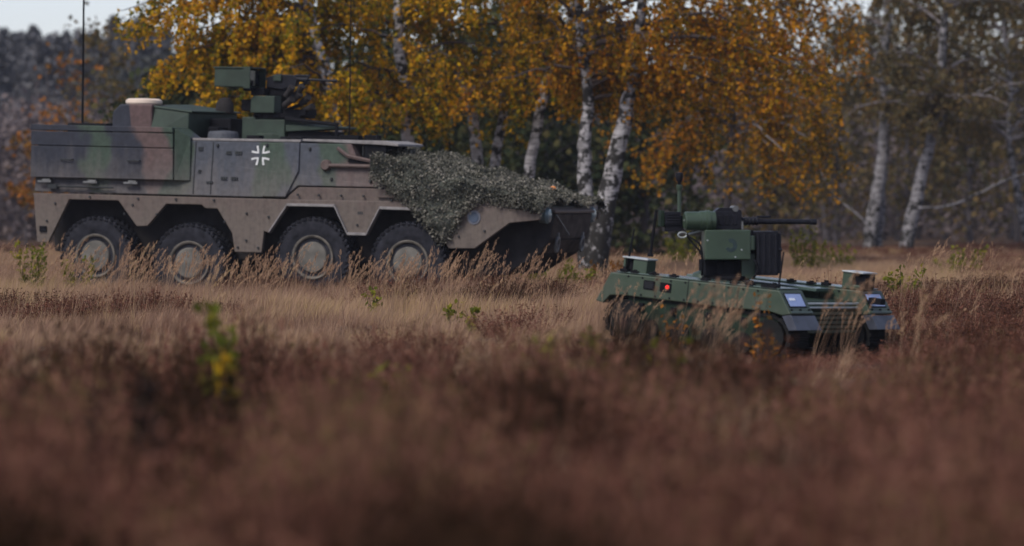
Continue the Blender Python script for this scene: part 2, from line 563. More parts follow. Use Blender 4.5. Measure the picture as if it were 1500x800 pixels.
def build_truck(t):
    # body
    b = MB()
    b.prism([(-4.12, 0.62), (2.9, 0.50), (3.2, 0.42), (4.10, 0.42), (4.70, 0.78), (4.87, 1.02), (4.95, 1.44), (4.90, 1.52), (4.3, 1.62), (-4.2, 1.60)], -0.96, 0.96)
    b.build("underbody", M['dark_hull'], t, 0.02)
    bow = simple("dark_brown_bow_paint", (0.050, 0.040, 0.035), 0.85, 0.45, 5, spec=0.1)  # darker brown than the skirts
    MB().hexa([(4.968, -0.93, 1.44), (4.968, 0.93, 1.44), (4.945, 0.93, 1.44), (4.945, -0.93, 1.44)],
              [(4.892, -0.93, 1.04), (4.892, 0.93, 1.04), (4.870, 0.93, 1.04), (4.870, -0.93, 1.04)]).build("bow_plate", bow, t, 0.006)
    MB().hexa([(4.872, -0.90, 1.015), (4.872, 0.90, 1.015), (4.85, 0.90, 1.0), (4.85, -0.90, 1.0)],
              [(4.715, -0.90, 0.795), (4.715, 0.90, 0.795), (4.69, 0.90, 0.79), (4.69, -0.90, 0.79)]).build("lower_bow_plate", bow, t, 0.006)
    MB().tube([(4.985, -0.93, 1.43), (4.985, -0.30, 1.10)], 0.016, 6).build("bow_rib_edge", M['steel'], t)  # pale tube drawn for the light edge of the bow's centre rib
    MB().prism([(4.30, 1.57), (4.93, 1.49), (4.99, 1.455), (5.0, 1.50), (4.90, 1.545), (4.30, 1.66)], -1.0, 1.0).build("bow_deck", M['skirt'], t, 0.01)
    up = MB()
    up.prism([(-4.26, 1.645), (0.36, 1.625), (0.60, 1.83), (2.10, 1.83), (2.95, 1.62), (4.86, 1.50), (4.88, 1.56), (2.20, 2.24), (1.66, 2.26), (1.52, 2.54), (-4.24, 2.56)], -1.5, 1.5)
    up.warp(tilt)
    hull = up.build("hull", M['paint'], t, 0.014)
    fr = MB().prism([(0.37, 1.60), (0.62, 1.81), (2.09, 1.81), (2.94, 1.60), (2.98, 1.47), (0.45, 1.50)], -1.485, 1.485)
    fr.build("front_sponson", M['skirt'], t, 0.01)
    # skirts with trapezoid wheel arches
    prof = [(-4.27, 1.62), (-4.18, 0.78), (-3.97, 0.78), (-3.59, 1.52), (-2.67, 1.52), (-2.32, 1.09), (-2.12, 1.10), (-1.78, 1.48),
            (-1.13, 1.48), (-1.06, 1.42), (-0.84, 1.42), (-0.56, 1.01), (-0.51, 0.70), (-0.02, 0.70), (0.02, 1.06), (0.13, 1.03), (0.45, 1.49),
            (1.30, 1.49), (1.54, 1.03), (1.88, 1.03), (2.11, 1.47), (2.98, 1.46), (3.32, 0.85), (3.78, 0.86), (4.38, 1.29), (4.90, 1.35), (4.92, 1.47),
            (4.06, 1.56), (3.00, 1.60), (0.60, 1.60), (0.33, 1.60)]
    for s in (-1, 1):
        MB().prism(prof, s * 1.44, s * 1.52).build("skirt", M['skirt'], t, 0.012)
        lip = MB()
        for path in ([(0.13, 1.03), (0.45, 1.49), (1.30, 1.49), (1.54, 1.03), (1.88, 1.03), (2.11, 1.47), (2.98, 1.46)],):
            off = [(x, z + 0.045) for x, z in path]
            for (a, c, d, e) in zip(path[:-1], path[1:], off[1:], off[:-1]):
                lip.prism([a, c, d, e], s * 1.50, s * 1.585)
        lip.build("arch_lip", M['palegrey'], t, 0.006)
        # stowage boxes along the rear flanks
        sb = MB()
        sb.prism([(-4.29, 1.89), (-1.63, 1.885), (-1.64, 2.41), (-4.29, 2.425)], s * 1.0, s * 1.60)
        sb.prism([(-4.29, 2.437), (-1.64, 2.423), (-1.645, 2.665), (-4.29, 2.675)], s * 1.0, s * 1.60)
        sbo = sb.build("stowage_box", M['paint'], t, 0.010)
        MB().prism([(-4.30, 2.692), (-1.64, 2.682), (-1.655, 2.77), (-4.29, 2.79)], s * 0.99, s * 1.615).build("lid", M['paint'], sbo, 0.012)
        ch = MB().hexa([(-1.62, s * 1.58, 1.88), (-1.36, s * 1.50, 1.88), (-1.36, s * 1.0, 1.88), (-1.62, s * 1.0, 1.88)],
                       [(-1.62, s * 1.58, 2.76), (-1.38, s * 1.45, 2.60), (-1.38, s * 1.0, 2.60), (-1.62, s * 1.0, 2.76)])
        ch.build("box_end", M['paint'], t, 0.01)
        for x in (-4.03, -3.17, -2.42):
            MB().box(x - 0.13, x + 0.13, s * 1.56, s * 1.60, 1.80, 1.835).box(x - 0.05, x + 0.10, s * 1.50, s * 1.58, 1.835, 1.86).build("latch", M['steel'], t, 0.006)
        # slanting strut between the two hull halves
        st = MB().prism([(0.21, 2.55), (0.60, 2.55), (0.61, 2.08), (0.40, 1.64), (-0.03, 1.64), (0.22, 2.08)], s * 1.48, s * 1.535)
        st.warp(tilt).build("hull_strut", M['paint'], t, 0.012)
        # a thin dark join each side of it
        # mirror arm with round foot
        ma = MB().tube([(1.12, s * 1.50, 2.18), (2.14, s * 1.50, 2.175)], 0.032, 8)
        ma.lathe([(-0.04, 0.07), (0.0, 0.095), (0.05, 0.095)], 16, 'Y', (1.10, s * 1.49, 2.18))
        ma.build("mirror_arm", M['skirt'], t, 0, True)
        mb = MB().tube([(1.30, s * 1.46, 2.47), (1.50, s * 1.48, 2.335), (2.10, s * 1.5, 2.23)], 0.035, 6)
        mb.build("guard_bar", M['skirt'], t, 0)
        MB().prism([(1.48, 2.24), (1.52, 2.305), (2.02, 2.225), (1.98, 2.205)], s * 1.45, s * 1.475).build("vision_slot", M['black'], t)
        # headlamps in the nose corners
        hl = MB()
        hl.lathe([(4.78, 0.13), (4.90, 0.14), (4.94, 0.11), (4.955, 0.05)], 16, 'X', (0, s * 1.12, 1.42))
        hl.build("headlight", M['lamp'], t, 0, True)
        MB().box(4.60, 4.90, s * 0.96, s * 1.44, 1.50, 1.585).build("lamp_hood", M['palegrey'], t, 0.02)
        # tow shackle
        sh = MB().tube([(4.90 + 0.02 * math.sin(a), s * 0.62 + 0.075 * math.cos(a), 0.94 + 0.12 * math.sin(a)) for a in np.linspace(0, 2 * math.pi, 13)], 0.024, 6, False)
        sh.box(4.84, 4.93, s * 0.60, s * 0.64, 1.02, 1.14)
        sh.build("tow_shackle", M['steel'], t)
    # roof plate over the driver, and roof edges
    vis = MB().prism([(0.62, 2.575), (0.62, 2.61), (1.50, 2.605), (1.66, 2.575), (1.66, 2.545), (1.5, 2.55)], -0.18, 1.36)
    vis.prism([(0.62, 2.575), (0.62, 2.612), (2.05, 2.605), (2.34, 2.555), (2.34, 2.515), (2.0, 2.535)], -1.36, -0.20)
    vis.build("roof_visor", M['palegrey'], t, 0.01)
    rs = MB().box(-1.38, 0.60, -1.385, 1.385, 2.555, 2.60)
    rs.build("roof_plate", M['palegrey'], t, 0.01)
    MB().box(1.66, 1.70, -1.28, 1.28, 2.27, 2.52).build("windscreen", M['glass'], t, 0.005)
    for y in (-1.26, -0.4):
        MB().box(1.72, 2.1, y - 0.05, y + 0.05, 2.27, 2.54).build("visor_post", M['black'], t)
    # panel grooves and little plates on the flank
    for x in (-1.30, -0.98):
        MB().box(x - 0.006, x + 0.006, -1.512, -1.49, 1.66, 2.54).warp(tilt).build("panel_seam", M['stencil'], t)
    for (x, z, wd, hh) in ((-0.68, 2.36, 0.10, 0.055), (-0.50, 2.36, 0.13, 0.055), (-0.74, 1.93, 0.12, 0.05), (-0.55, 1.93, 0.13, 0.05),
                           (-1.20, 2.42, 0.09, 0.06), (-1.20, 2.04, 0.05, 0.05), (-1.0, 1.86, 0.13, 0.03), (1.75, 1.40, 0.10, 0.05)):
        p = MB()
        for k in range(3):
            p.box(x - wd / 2 + k * wd / 3, x - wd / 2 + (k + 0.75) * wd / 3, -1.522, -1.50, z - hh / 2, z + hh / 2)
        p.warp(tilt).build("stencil_mark", M['stencil'], t)
    for (x, z) in ((-3.6, 2.20), (-2.35, 2.20)):
        MB().tube([(x - 0.11, -1.60, z), (x - 0.11, -1.64, z), (x + 0.11, -1.64, z), (x + 0.11, -1.60, z)], 0.012, 6).build("handle", M['stencil'], t)
    for (x, z) in ((-0.9, 2.48), (0.0, 2.50), (1.2, 1.95), (1.9, 1.93), (0.78, 2.45)):
        MB().lathe([(-1.535, 0.022), (-1.50, 0.030)], 10, 'Y', (x, 0, z)).warp(tilt).build("lifting_lug", M['stencil'], t)
    MB().box(2.05, 2.35, -1.53, -1.50, 1.66, 1.80).build("side_plate", M['skirt'], t, 0.008)
    tl = MB().tube([(-3.95, -1.56, 1.74), (-2.75, -1.56, 1.735)], 0.016, 6).box(-3.97, -3.80, -1.585, -1.53, 1.70, 1.775)
    tl.build("tow_bar", M['stencil'], t)
    # bolts and lugs on the skirt
    bl = MB()
    for (x, z) in ((-2.55, 1.30), (-1.95, 1.30), (-2.4, 1.45), (-0.7, 1.2), (-0.3, 1.35), (-0.3, 0.9), (0.1, 1.3), (-4.0, 1.15), (-3.85, 1.45), (-2.3, 1.56), (-1.6, 1.56), (-0.9, 1.56), (-3.2, 1.57), (0.62, 1.68), (1.0, 1.68), (1.4, 1.68), (1.8, 1.68), (2.3, 1.62), (1.7, 1.2), (-0.45, 0.78), (-0.08, 0.78), (3.5, 1.05), (3.95, 1.15)):
        bl.lathe([(-1.545, 0.018), (-1.515, 0.022)], 8, 'Y', (x, 0, z))
    bl.build("bolts", M['stencil'], t)['kind'] = 'stuff'
    MB().box(-4.13, -4.0, -1.55, -1.51, 0.96, 1.06).build("side_marker", M['black'], t, 0.005)
    # round sign on the fender
    MB().lathe([(-1.535, 0.115), (-1.515, 0.115)], 20, 'Y', (3.76, 0, 1.37)).build("round_sign", M['palesign'], t)
    MB().lathe([(-1.545, 0.085), (-1.53, 0.085)], 20, 'Y', (3.76, 0, 1.37)).build("sign_disc", M['bluesign'], t)
    # white cross outline: four flared corner brackets
    cx, cz = -0.105, 2.325
    for sx in (-1, 1):
        for sz in (-1, 1):
            cr = MB()
            path = [(0.048, 0.165), (0.034, 0.10), (0.030, 0.030), (0.10, 0.034), (0.165, 0.048)]
            wid = [(0.082, 0.158), (0.066, 0.10), (0.062, 0.062), (0.10, 0.066), (0.158, 0.082)]
            for i in range(4):
                q = [path[i], path[i + 1], wid[i + 1], wid[i]]
                cr.prism([(cx + sx * a, cz + sz * c) for a, c in q], -1.5075, -1.50)
            cr.warp(tilt).build("cross_bracket", M['white'], t)
    # wheels
    pr = [(-0.40, 0.36), (-0.415, 0.42), (-0.435, 0.50), (-0.425, 0.60), (-0.38, 0.648), (-0.30, 0.660), (-0.13, 0.660), (-0.05, 0.648), (-0.005, 0.60), (0.008, 0.50), (-0.012, 0.42), (-0.03, 0.36)]
    ty = MB().lathe([(o + 0.21, r) for o, r in pr], 48, 'Y')
    for k in range(40):
        a = 2 * math.pi * k / 40
        for side in (-1, 1):
            mt = Matrix.Rotation(a + (0 if side < 0 else math.pi / 40), 4, 'Y') @ Matrix.Translation((0, side * 0.115, 0.657)) @ Matrix.Rotation(side * 0.45, 4, 'Z')
            ty.box(-0.024, 0.024, -0.105, 0.105, -0.03, 0.018, mt)
            mt = Matrix.Rotation(a + (0 if side < 0 else math.pi / 40), 4, 'Y') @ Matrix.Translation((0, side * 0.208, 0.616)) @ Matrix.Rotation(side * -0.5, 4, 'X')
            ty.box(-0.022, 0.022, -0.014, 0.014, -0.05, 0.035, mt)
    ty_me = ty.mesh("wheel", M['tyre'])
    ri_me = MB().lathe([(-0.17, 0.36), (-0.225, 0.372), (-0.235, 0.36), (-0.225, 0.335), (-0.15, 0.305), (-0.145, 0.27), (-0.09, 0.26)], 40, 'Y').mesh("rim", M['rim'])
    hc_me = MB().lathe([(-0.11, 0.262), (-0.215, 0.258), (-0.232, 0.245), (-0.238, 0.20), (-0.245, 0.0)], 40, 'Y').mesh("hub_cap", M['cap'])
    for me in (ty_me, ri_me, hc_me):
        me.polygons.foreach_set('use_smooth', [True] * len(me.polygons))
        me.set_sharp_from_angle(angle=R(30))
    for x, z in ((-3.085, 0.575), (-1.347, 0.495), (0.9, 0.645), (2.6, 0.60)):
        for s in (-1, 1):
            wo = link("wheel", ty_me, t)
            wo.location = (x, s * 1.29, z)
            wo.rotation_euler = (0, rng.uniform(0, 6), 0 if s < 0 else math.pi)
            link("rim", ri_me, wo)
            link("hub_cap", hc_me, wo)
        MB().tube([(x, -1.05, z), (x, 1.05, z)], 0.09, 10).box(x - 0.2, x + 0.2, -0.3, 0.3, z - 0.05, 1.0).build("axle", M['dark_hull'], t)
    # antennas
    for (x, y, z0, z1) in ((-3.93, -0.35, 2.56, 6.4), (1.03, -0.3, 2.60, 6.2)):
        a = MB().tube([(x, y, z0), (x, y, z0 + 0.10)], 0.06, 10).tube([(x, y, z0 + 0.1), (x, y, z0 + 0.5)], 0.022 if x < 0 else 0.014, 8)
        k = 1.0 if x < 0 else 0.55
        a.tube([(x, y, z0 + 0.5), (x - 0.01, y, z0 + 1.8), (x - 0.03, y, z1)], [0.022 * k, 0.019 * k, 0.012 * k], 6)
        a.build("antenna", M['black'], t)
    MB().box(-4.1, -3.35, -0.6, -0.1, 2.55, 2.83).build("antenna_tray", M['black'], t, 0.02)
    # satellite drum with cream cap
    MB().prism([(-3.11, 2.56), (-3.11, 3.02), (-2.96, 3.165), (-2.36, 3.165), (-2.36, 2.56)], -0.9, -0.25).build("equipment_housing", M['drum'], t, 0.03)
    dome = MB().lathe([(3.165, 0.30), (3.19, 0.315), (3.235, 0.31), (3.262, 0.26), (3.272, 0.0)], 28, 'Z', (-2.66, -0.58, 0))
    dome.build("dome_cap", M['cream'], t, 0, True)
    # green stowage housing
    hb = MB().hexa([(-2.42, -0.95, 2.56), (-1.66, -0.95, 2.56), (-1.66, 1.05, 2.56), (-2.42, 1.05, 2.56)],
                   [(-2.42, -0.80, 3.12), (-1.66, -0.92, 3.03), (-1.62, 1.05, 3.04), (-2.42, 0.9, 3.16)])
    hb.build("roof_housing", M['tgreen'], t, 0.025)
    MB().hexa([(-2.44, -0.82, 3.125), (-1.60, -0.95, 3.035), (-1.56, 1.08, 3.045), (-2.44, 0.92, 3.165)],
              [(-2.44, -0.80, 3.155), (-1.60, -0.93, 3.06), (-1.56, 1.06, 3.07), (-2.44, 0.90, 3.195)]).build("housing_lid", M['tgreen'], t, 0.008)
    MB().lathe([(3.05, 0.16), (3.22, 0.15), (3.30, 0.09), (3.32, 0.0)], 16, 'Z', (-1.65, 0.55, 0)).build("sensor_dome", M['dark_hull'], t, 0, True)
    MB().box(-1.60, -1.2, -0.2, 0.9, 2.58, 2.95).box(-1.45, -1.25, -0.6, -0.2, 2.58, 2.8).build("vent_block", M['black'], t, 0.02)
    MB().lathe([(2.59, 0.27), (2.68, 0.26), (2.72, 0.24), (2.74, 0.0)], 20, 'Z', (-1.05, -0.85, 0)).build("roof_hatch", M['hatch'], t, 0.008)
    for (x, y, wd, h) in ((-0.35, -1.1, 0.12, 0.06), (0.3, -1.0, 0.2, 0.05), (1.3, -0.9, 0.18, 0.09), (1.62, -0.7, 0.12, 0.10), (0.95, -0.8, 0.2, 0.07)):
        MB().box(x - wd, x + wd, y - 0.1, y + 0.1, 2.585, 2.60 + h).build("periscope", M['black'], t, 0.012)
    # weapon station on the roof
    ws = MB()
    ws.lathe([(2.58, 0.40), (2.70, 0.40), (2.72, 0.33), (2.97, 0.33)], 24, 'Z', (-0.46, 0, 0))
    ws.box(-0.95, -0.70, -0.3, 0.3, 2.59, 2.98)
    ws.box(-0.72, -0.14, -0.34, 0.34, 2.60, 2.94)
    wso = ws.build("weapon_station", M['tgreen'], t, 0.02)
    MB().lathe([(2.96, 0.36), (3.06, 0.36), (3.06, 0.0)], 24, 'Z', (-0.44, 0, 0)).box(-0.75, 0.12, -0.30, 0.38, 2.97, 3.04).build("turntable", M['black'], wso, 0.01)
    MB().prism([(-0.75, 3.05), (-0.74, 3.30), (-0.70, 3.34), (-0.30, 3.34), (-0.31, 3.05)], -0.42, -0.12).build("ammunition_box", M['tgreen'], wso, 0.015)
    MB().box(-0.60, -0.38, 0.05, 0.35, 3.04, 3.52).prism([(-0.62, 3.34), (-0.60, 3.62), (-0.30, 3.62), (-0.22, 3.34)], -0.08, 0.30).build("cradle", M['black'], wso, 0.015)
    MB().box(-1.05, -0.74, -0.12, 0.2, 3.08, 3.28).build("servo_housing", M['dark_hull'], wso, 0.02)
    sb = MB().box(-1.37, -0.82, -0.55, 0.10, 3.48, 3.80)
    sbo = sb.build("sight_box", M['tgreen'], wso, 0.02)
    MB().box(-1.39, -0.70, -0.57, 0.12, 3.80, 3.825).box(-0.83, -0.70, -0.57, -0.545, 3.46, 3.80).box(-0.83, -0.70, 0.095, 0.12, 3.46, 3.80).build("sight_hood", M['tgreen'], wso, 0.006)
    MB().box(-0.825, -0.80, -0.52, 0.07, 3.51, 3.77).build("sight_window", M['glass'], wso)
    MB().box(-0.9, -0.72, -0.4, 0.0, 3.42, 3.48).box(-0.80, -0.55, -0.3, 0.0, 3.35, 3.47).build("sight_bracket", M['black'], wso, 0.01)
    gn = MB()
    gn.prism([(-0.58, 3.50), (-0.58, 3.66), (-0.40, 3.72), (-0.10, 3.70), (-0.02, 3.64), (-0.05, 3.52), (-0.30, 3.46)], -0.12, 0.03)
    gn.tube([(-0.10, -0.05, 3.635), (0.16, -0.05, 3.63)], 0.045, 10)
    gn.tube([(0.10, -0.05, 3.632), (0.66, -0.05, 3.615)], 0.023, 10)
    gn.box(-0.08, 0.18, -0.08, -0.02, 3.67, 3.715)
    gn.tube([(0.60, -0.05, 3.616), (0.68, -0.05, 3.614)], 0.034, 10)
    gn.build("machine_gun", M['gun'], wso, 0.006)
    MB().box(-0.45, -0.30, -0.16, -0.06, 3.60, 3.70).build("feed_cover", M['tgreen'], wso, 0.01)
    for (x, y, z, up_) in ((-0.14, -0.38, 3.18, 0.5), (-0.02, -0.30, 3.26, 0.6), (0.10, -0.22, 3.22, 0.5), (-0.10, -0.40, 3.34, 0.9), (0.05, -0.32, 3.36, 0.9), (0.16, -0.2, 3.10, 0.3)):
        d = Vector((0.8, -0.35, up_)).normalized() * 0.22
        p = Vector((x, y, z))
        MB().tube([p, p + d * 0.7, p + d * 0.71, p + d], [0.052, 0.052, 0.060, 0.060], 12).build("smoke_launcher", M['dark_hull'], wso)
    MB().box(-0.18, 0.22, -0.30, 0.2, 3.02, 3.12).tube([(-0.15, -0.3, 3.1), (0.20, -0.2, 3.24)], 0.03, 6).tube([(0.03, -0.2, 3.45), (0.20, -0.25, 3.58)], 0.03, 6).build("launcher_rack", M['black'], wso)
    # open hatch lid and rod in front of the station
    MB().hexa([(-0.12, -0.35, 2.74), (0.90, -0.45, 2.80), (0.90, 0.35, 2.80), (-0.12, 0.35, 2.74)],
              [(-0.12, -0.35, 2.85), (0.90, -0.45, 2.83), (0.90, 0.35, 2.83), (-0.12, 0.35, 2.90)]).build("hatch_lid", M['tgreen'], t, 0.01)
    MB().tube([(-0.10, -0.40, 2.955), (0.88, -0.48, 2.865)], 0.034, 8).tube([(0.86, -0.48, 2.62), (0.88, -0.48, 2.90)], 0.03, 8).build("hatch_rod", M['black'], t)
    MB().box(-0.10, 0.70, -0.3, 0.3, 2.59, 2.75).build("hatch_well", M['black'], t, 0.02)
build_truck(TRUCK)

# camouflage net draped over the glacis: a thing of its own lying on the hull
def camo_net():
    rg = np.random.default_rng(3)
    nx, ny = 90, 80
    xs = np.linspace(1.95, 4.97, nx)
    ts = np.linspace(-1.0, 1.0, ny)
    def surf(x, t):
        # top of the glacis, then hanging down over both flanks
        edge = 1.50
        drop_len = np.interp(x, [1.95, 2.2, 2.5, 2.9, 3.15, 3.35, 3.6, 3.9, 4.4, 5.1], [0.36, 0.46, 0.60, 0.85, 1.10, 1.0, 0.50, 0.22, 0.12, 0.07])
        zt = np.interp(x, [1.95, 2.3, 3.1, 4.0, 4.6, 4.9, 5.08], [2.36, 2.31, 2.10, 1.87, 1.71, 1.63, 1.54])
        L = edge + drop_len
        s = t * L
        y = np.clip(s, -edge, edge)
        over = np.abs(s) - edge
        z = zt + 0.045 * np.cos(y / edge * 1.5)
        z = np.where(over > 0, zt - over * 0.97 + 0.01, z)
        y = np.where(over > 0, np.sign(s) * (edge + 0.07 + 0.05 * np.sin(over * 9 + x * 4)), y)
        bumps = 0.035 * np.sin(x * 7 + s * 3) + 0.03 * np.sin(x * 4.1 - s * 6.3 + 1) + 0.025 * np.sin(x * 13 + s * 9)
        z = z + np.where(over > 0, bumps * 0.5, bumps)
        y = y + np.where(over > 0, np.sign(s) * (bumps + 0.02), 0)
        return x, y, z
    X, Tt = np.meshgrid(xs, ts)
    x, y, z = surf(X, Tt)
    v = np.stack([x, y, z], -1).reshape(-1, 3) + rg.normal(0, 0.008, (nx * ny, 3))
    i = np.arange(ny - 1)[:, None] * nx + np.arange(nx - 1)[None, :]
    q = np.stack([i, i + 1, i + nx + 1, i + nx], -1).reshape(-1, 4)
    base = simple("net_mesh_cloth", (0.055, 0.058, 0.048), 0.95, 0.6, 9, spec=0.1, bump=0.6)
    root = empty("camouflage_net", TRUCK.location, TRUCK.rotation_euler)
    tag(root, "ragged grey-green camouflage net draped over the sloping front of the armoured vehicle", "camouflage net")
    link("net_cloth", raw_mesh("net_cloth", v, q, base), root)
    n = 42000
    xx = rg.uniform(1.95, 4.97, n)
    tt = rg.uniform(-1.0, 1.0, n)
    tt[:5000] = np.sign(tt[:5000]) * rg.uniform(0.97, 1.05, 5000)
    x, y, z = surf(xx, tt)
    c = np.stack([x, y, z], -1)
    c += rg.normal(0, 0.025, (n, 3))
    c[:, 2] += rg.uniform(0, 0.03, n)
    v, q = leaf_quads(c, rg.uniform(0.014, 0.038, n), rg, 0.2, 1.9)
    lm = leaf_mat("net_scrim_scraps", [(0.0, (0.018, 0.020, 0.016)), (0.3, (0.058, 0.058, 0.046)), (0.55, (0.130, 0.123, 0.100)), (0.8, (0.205, 0.188, 0.155)), (1.0, (0.26, 0.23, 0.19))], 0.1, patch_scale=2.2)
    tag(link("scrim", raw_mesh("scrim", v, q, lm), root), kind='stuff')
    for (px_, t_, mm) in ((4.62, -0.05, 'orange'),):
        x, y, z = surf(np.array([px_]), np.array([t_]))
        MB().lathe([(0.0, 0.05), (0.05, 0.045), (0.065, 0.0)], 12, 'Z', (float(x[0]), float(y[0]), float(z[0]) + 0.03)).build("reflector", M[mm], root, 0, True)
camo_net()

# ------------------------------------------------------------------ the tracked robot
UGV = empty("robot_vehicle", (2.517, 47.52, -0.038), (R(-1.2), R(6.0), R(-34)))
tag(UGV, "low green unmanned tracked robot carrying a machine gun mount, half hidden in tall grass", "robot vehicle")

def build_ugv(t):
    W = 0.50
    for y0, near in ((-1.0, True), (1.28, False)):
        y1 = y0 + W
        if not near:
            y0, y1 = 0.78, 1.28
        # armoured cover
        cov = MB()
        top = [(-1.30, 0.40), (-1.14, 0.735), (1.03, 0.785), (1.20, 0.545), (1.10, 0.520), (0.93, 0.545), (0.30, 0.520), (-0.95, 0.500), (-1.12, 0.480), (-1.20, 0.385)]
        cov.prism(top, y0, y1)
        co = cov.build("module_cover", M['udust'], t, 0.012)
        bt = MB()
        for x in np.arange(-0.9, 0.95, 0.185):
            for (z, o) in ((0.545, 0), (0.735, 0)):
                bt.lathe([(y0 - 0.008, 0.0), (y0 - 0.007, 0.011), (y0 + 0.002, 0.012)], 8, 'Y', (x, 0, z + 0.02 * x))
        tag(bt.build("cover_bolts", M['black'], t), kind='stuff')
        for x in (-0.12, 0.52):
            MB().box(x - 0.004, x + 0.004, y0 - 0.003, y0 + 0.01, 0.535, 0.765).build("cover_seam", M['black'], t)
        # roof plate strips
        MB().prism([(-1.10, 0.742), (1.00, 0.790), (1.00, 0.805), (-1.10, 0.757)], y0 + 0.05, y1 - 0.03).build("roof_plate", M['uroof'], t, 0.004)
        # track module body
        MB().prism([(-0.92, 0.12), (-0.92, 0.505), (0.92, 0.53), (1.02, 0.50), (1.02, 0.12)], y0 + 0.06, y1 - 0.06).build("drive_housing", M['green'], t, 0.01)
        # rubber mud flap and its side piece
        MB().hexa([(1.215, y0 - 0.01, 0.53), (1.215, y1 + 0.01, 0.53), (1.195, y1 + 0.01, 0.53), (1.195, y0 - 0.01, 0.53)],
                  [(1.31, y0 - 0.01, 0.385), (1.31, y1 + 0.02, 0.385), (1.285, y1 + 0.02, 0.385), (1.285, y0 - 0.01, 0.385)]).build("mud_flap", M['rubber'], t, 0.004)
        MB().hexa([(1.10, y0 - 0.005, 0.515), (1.20, y0 - 0.005, 0.54), (1.20, y0 + 0.015, 0.54), (1.10, y0 + 0.015, 0.515)],
                  [(1.20, y0 - 0.005, 0.37), (1.30, y0 - 0.005, 0.385), (1.30, y0 + 0.015, 0.385), (1.20, y0 + 0.015, 0.37)]).build("flap_side", M['rubber'], t)
        # pale sensor window in the sloping nose
        def nose(u, v_, lift):     # u across, v down the slope
            p = Vector((1.03, 0, 0.785)).lerp(Vector((1.20, 0, 0.545)), v_)
            n = Vector((0.24, 0, 0.17)).normalized() * lift
            return (p.x + n.x, y0 + u * (y1 - y0), p.z + n.z)
        def plate(u0, u1, v0, v1, l0, l1):
            return MB().hexa([nose(u0, v0, l0), nose(u1, v0, l0), nose(u1, v1, l0), nose(u0, v1, l0)], [nose(u0, v0, l1), nose(u1, v0, l1), nose(u1, v1, l1), nose(u0, v1, l1)])
        plate(0.10, 0.84, 0.12, 0.72, -0.004, 0.006).build("window_frame", M['black'], t, 0.003)
        plate(0.14, 0.80, 0.16, 0.68, 0.0, 0.010).build("sensor_window", M['screen'], t, 0.003)
        plate(0.22, 0.45, 0.34, 0.44, 0.008, 0.013).build("glare_patch", M['glare'], t)  # painted glare on the window pane
        plate(0.03, 0.97, 0.88, 0.97, 0.0, 0.012).build("nose_strip", M['ugreen'], t, 0.003)
        for u in (0.12, 0.5, 0.88):
            plate(u - 0.03, u + 0.03, 0.80, 0.85, 0.0, 0.014).build("bolt", M['black'], t)
        if not near:
            MB().box(1.13, 1.30, y0 + 0.02, y0 + 0.13, 0.655, 0.725).build("camera_pod", M['black'], t, 0.012)
        # tracks: belt loop with cleats, road wheels
        loop = []
        for a in np.linspace(-90, 90, 9):
            loop.append((0.92 + 0.26 * math.cos(R(a)), 0.26 + 0.24 * math.sin(R(a))))
        for a in np.linspace(90, 270, 9):
            loop.append((-0.92 + 0.26 * math.cos(R(a)), 0.26 + 0.24 * math.sin(R(a))))
        belt = MB()
        n = len(loop)
        yi, yo = y0 + 0.04, y1 - 0.04
        for i in range(n):
            (xa, za), (xb, zb) = loop[i], loop[(i + 1) % n]
            L = math.hypot(xb - xa, zb - za)
            ang = math.atan2(zb - za, xb - xa)
            mt = Matrix.Translation((xa, 0, za)) @ Matrix.Rotation(-ang, 4, 'Y')
            belt.box(0, L, yi, yo, -0.012, 0.018, mt)
            k = max(1, round(L / 0.09))
            for j in range(k):
                belt.box((j + 0.3) * L / k, (j + 0.7) * L / k, yi, yo, -0.035, -0.012, mt)
        belt.build("track_belt", M['track'], t)
        for x in (-0.92, 0.92):
            MB().lathe([(y0 + 0.035, 0.10), (y0 + 0.04, 0.20), (y1 - 0.05, 0.20), (y1 - 0.04, 0.1)], 20, 'Y', (x, 0, 0.26)).build("drive_wheel", M['track'], t)
        for x in (-0.6, -0.2, 0.2, 0.6):
            MB().lathe([(y0 + 0.03, 0.06), (y0 + 0.035, 0.12), (y1 - 0.05, 0.12), (y1 - 0.04, 0.06)], 16, 'Y', (x, 0, 0.16)).build("road_wheel", M['track'], t)
        # small fittings along the roof
        fx = (-1.0, -0.86, -0.62, -0.36, 0.05, 0.42, 0.62, 0.82, 0.92) if near else (0.10, 0.36, 0.55, 1.0)
        for x in fx:
            zr = 0.762 + (x + 1.1) * 0.0225
            h = 0.05 if x in (0.92, 0.62, -1.0, 0.55) else 0.028
            MB().box(x - 0.05, x + 0.05, y0 + 0.04, y0 + 0.11, zr - 0.01, zr + h * 0.5).box(x - 0.02, x + 0.02, y0 + 0.055, y0 + 0.095, zr, zr + h).build("hinge", M['black'], t, 0.006)
        # lug row under the cover
        for x in (-0.72, -0.30, 0.15, 0.60):
            MB().box(x - 0.03, x + 0.03, y0 + 0.02, y0 + 0.07, 0.36, 0.44).lathe([(y0 + 0.0, 0.025), (y0 + 0.03, 0.03)], 10, 'Y', (x, 0, 0.40)).build("side_lug", M['black'], t)
    # two lamps in the near cover: dark one and the lit red one
    for x, lit in ((-0.62, False), (-0.405, True)):
        f = MB().box(x - 0.072, x + 0.072, -1.012, -0.99, 0.60, 0.70).build("lamp_frame", M['black'], t, 0.006)
        if lit:
            MB().lathe([(-1.030, 0.0), (-1.027, 0.018), (-1.012, 0.024)], 14, 'Y', (x + 0.028, 0, 0.655)).build("red_lamp", M['red'], f, 0, True)
        else:
            MB().box(x - 0.055, x + 0.055, -1.016, -1.008, 0.615, 0.685).build("dark_lens", M['glass'], f)
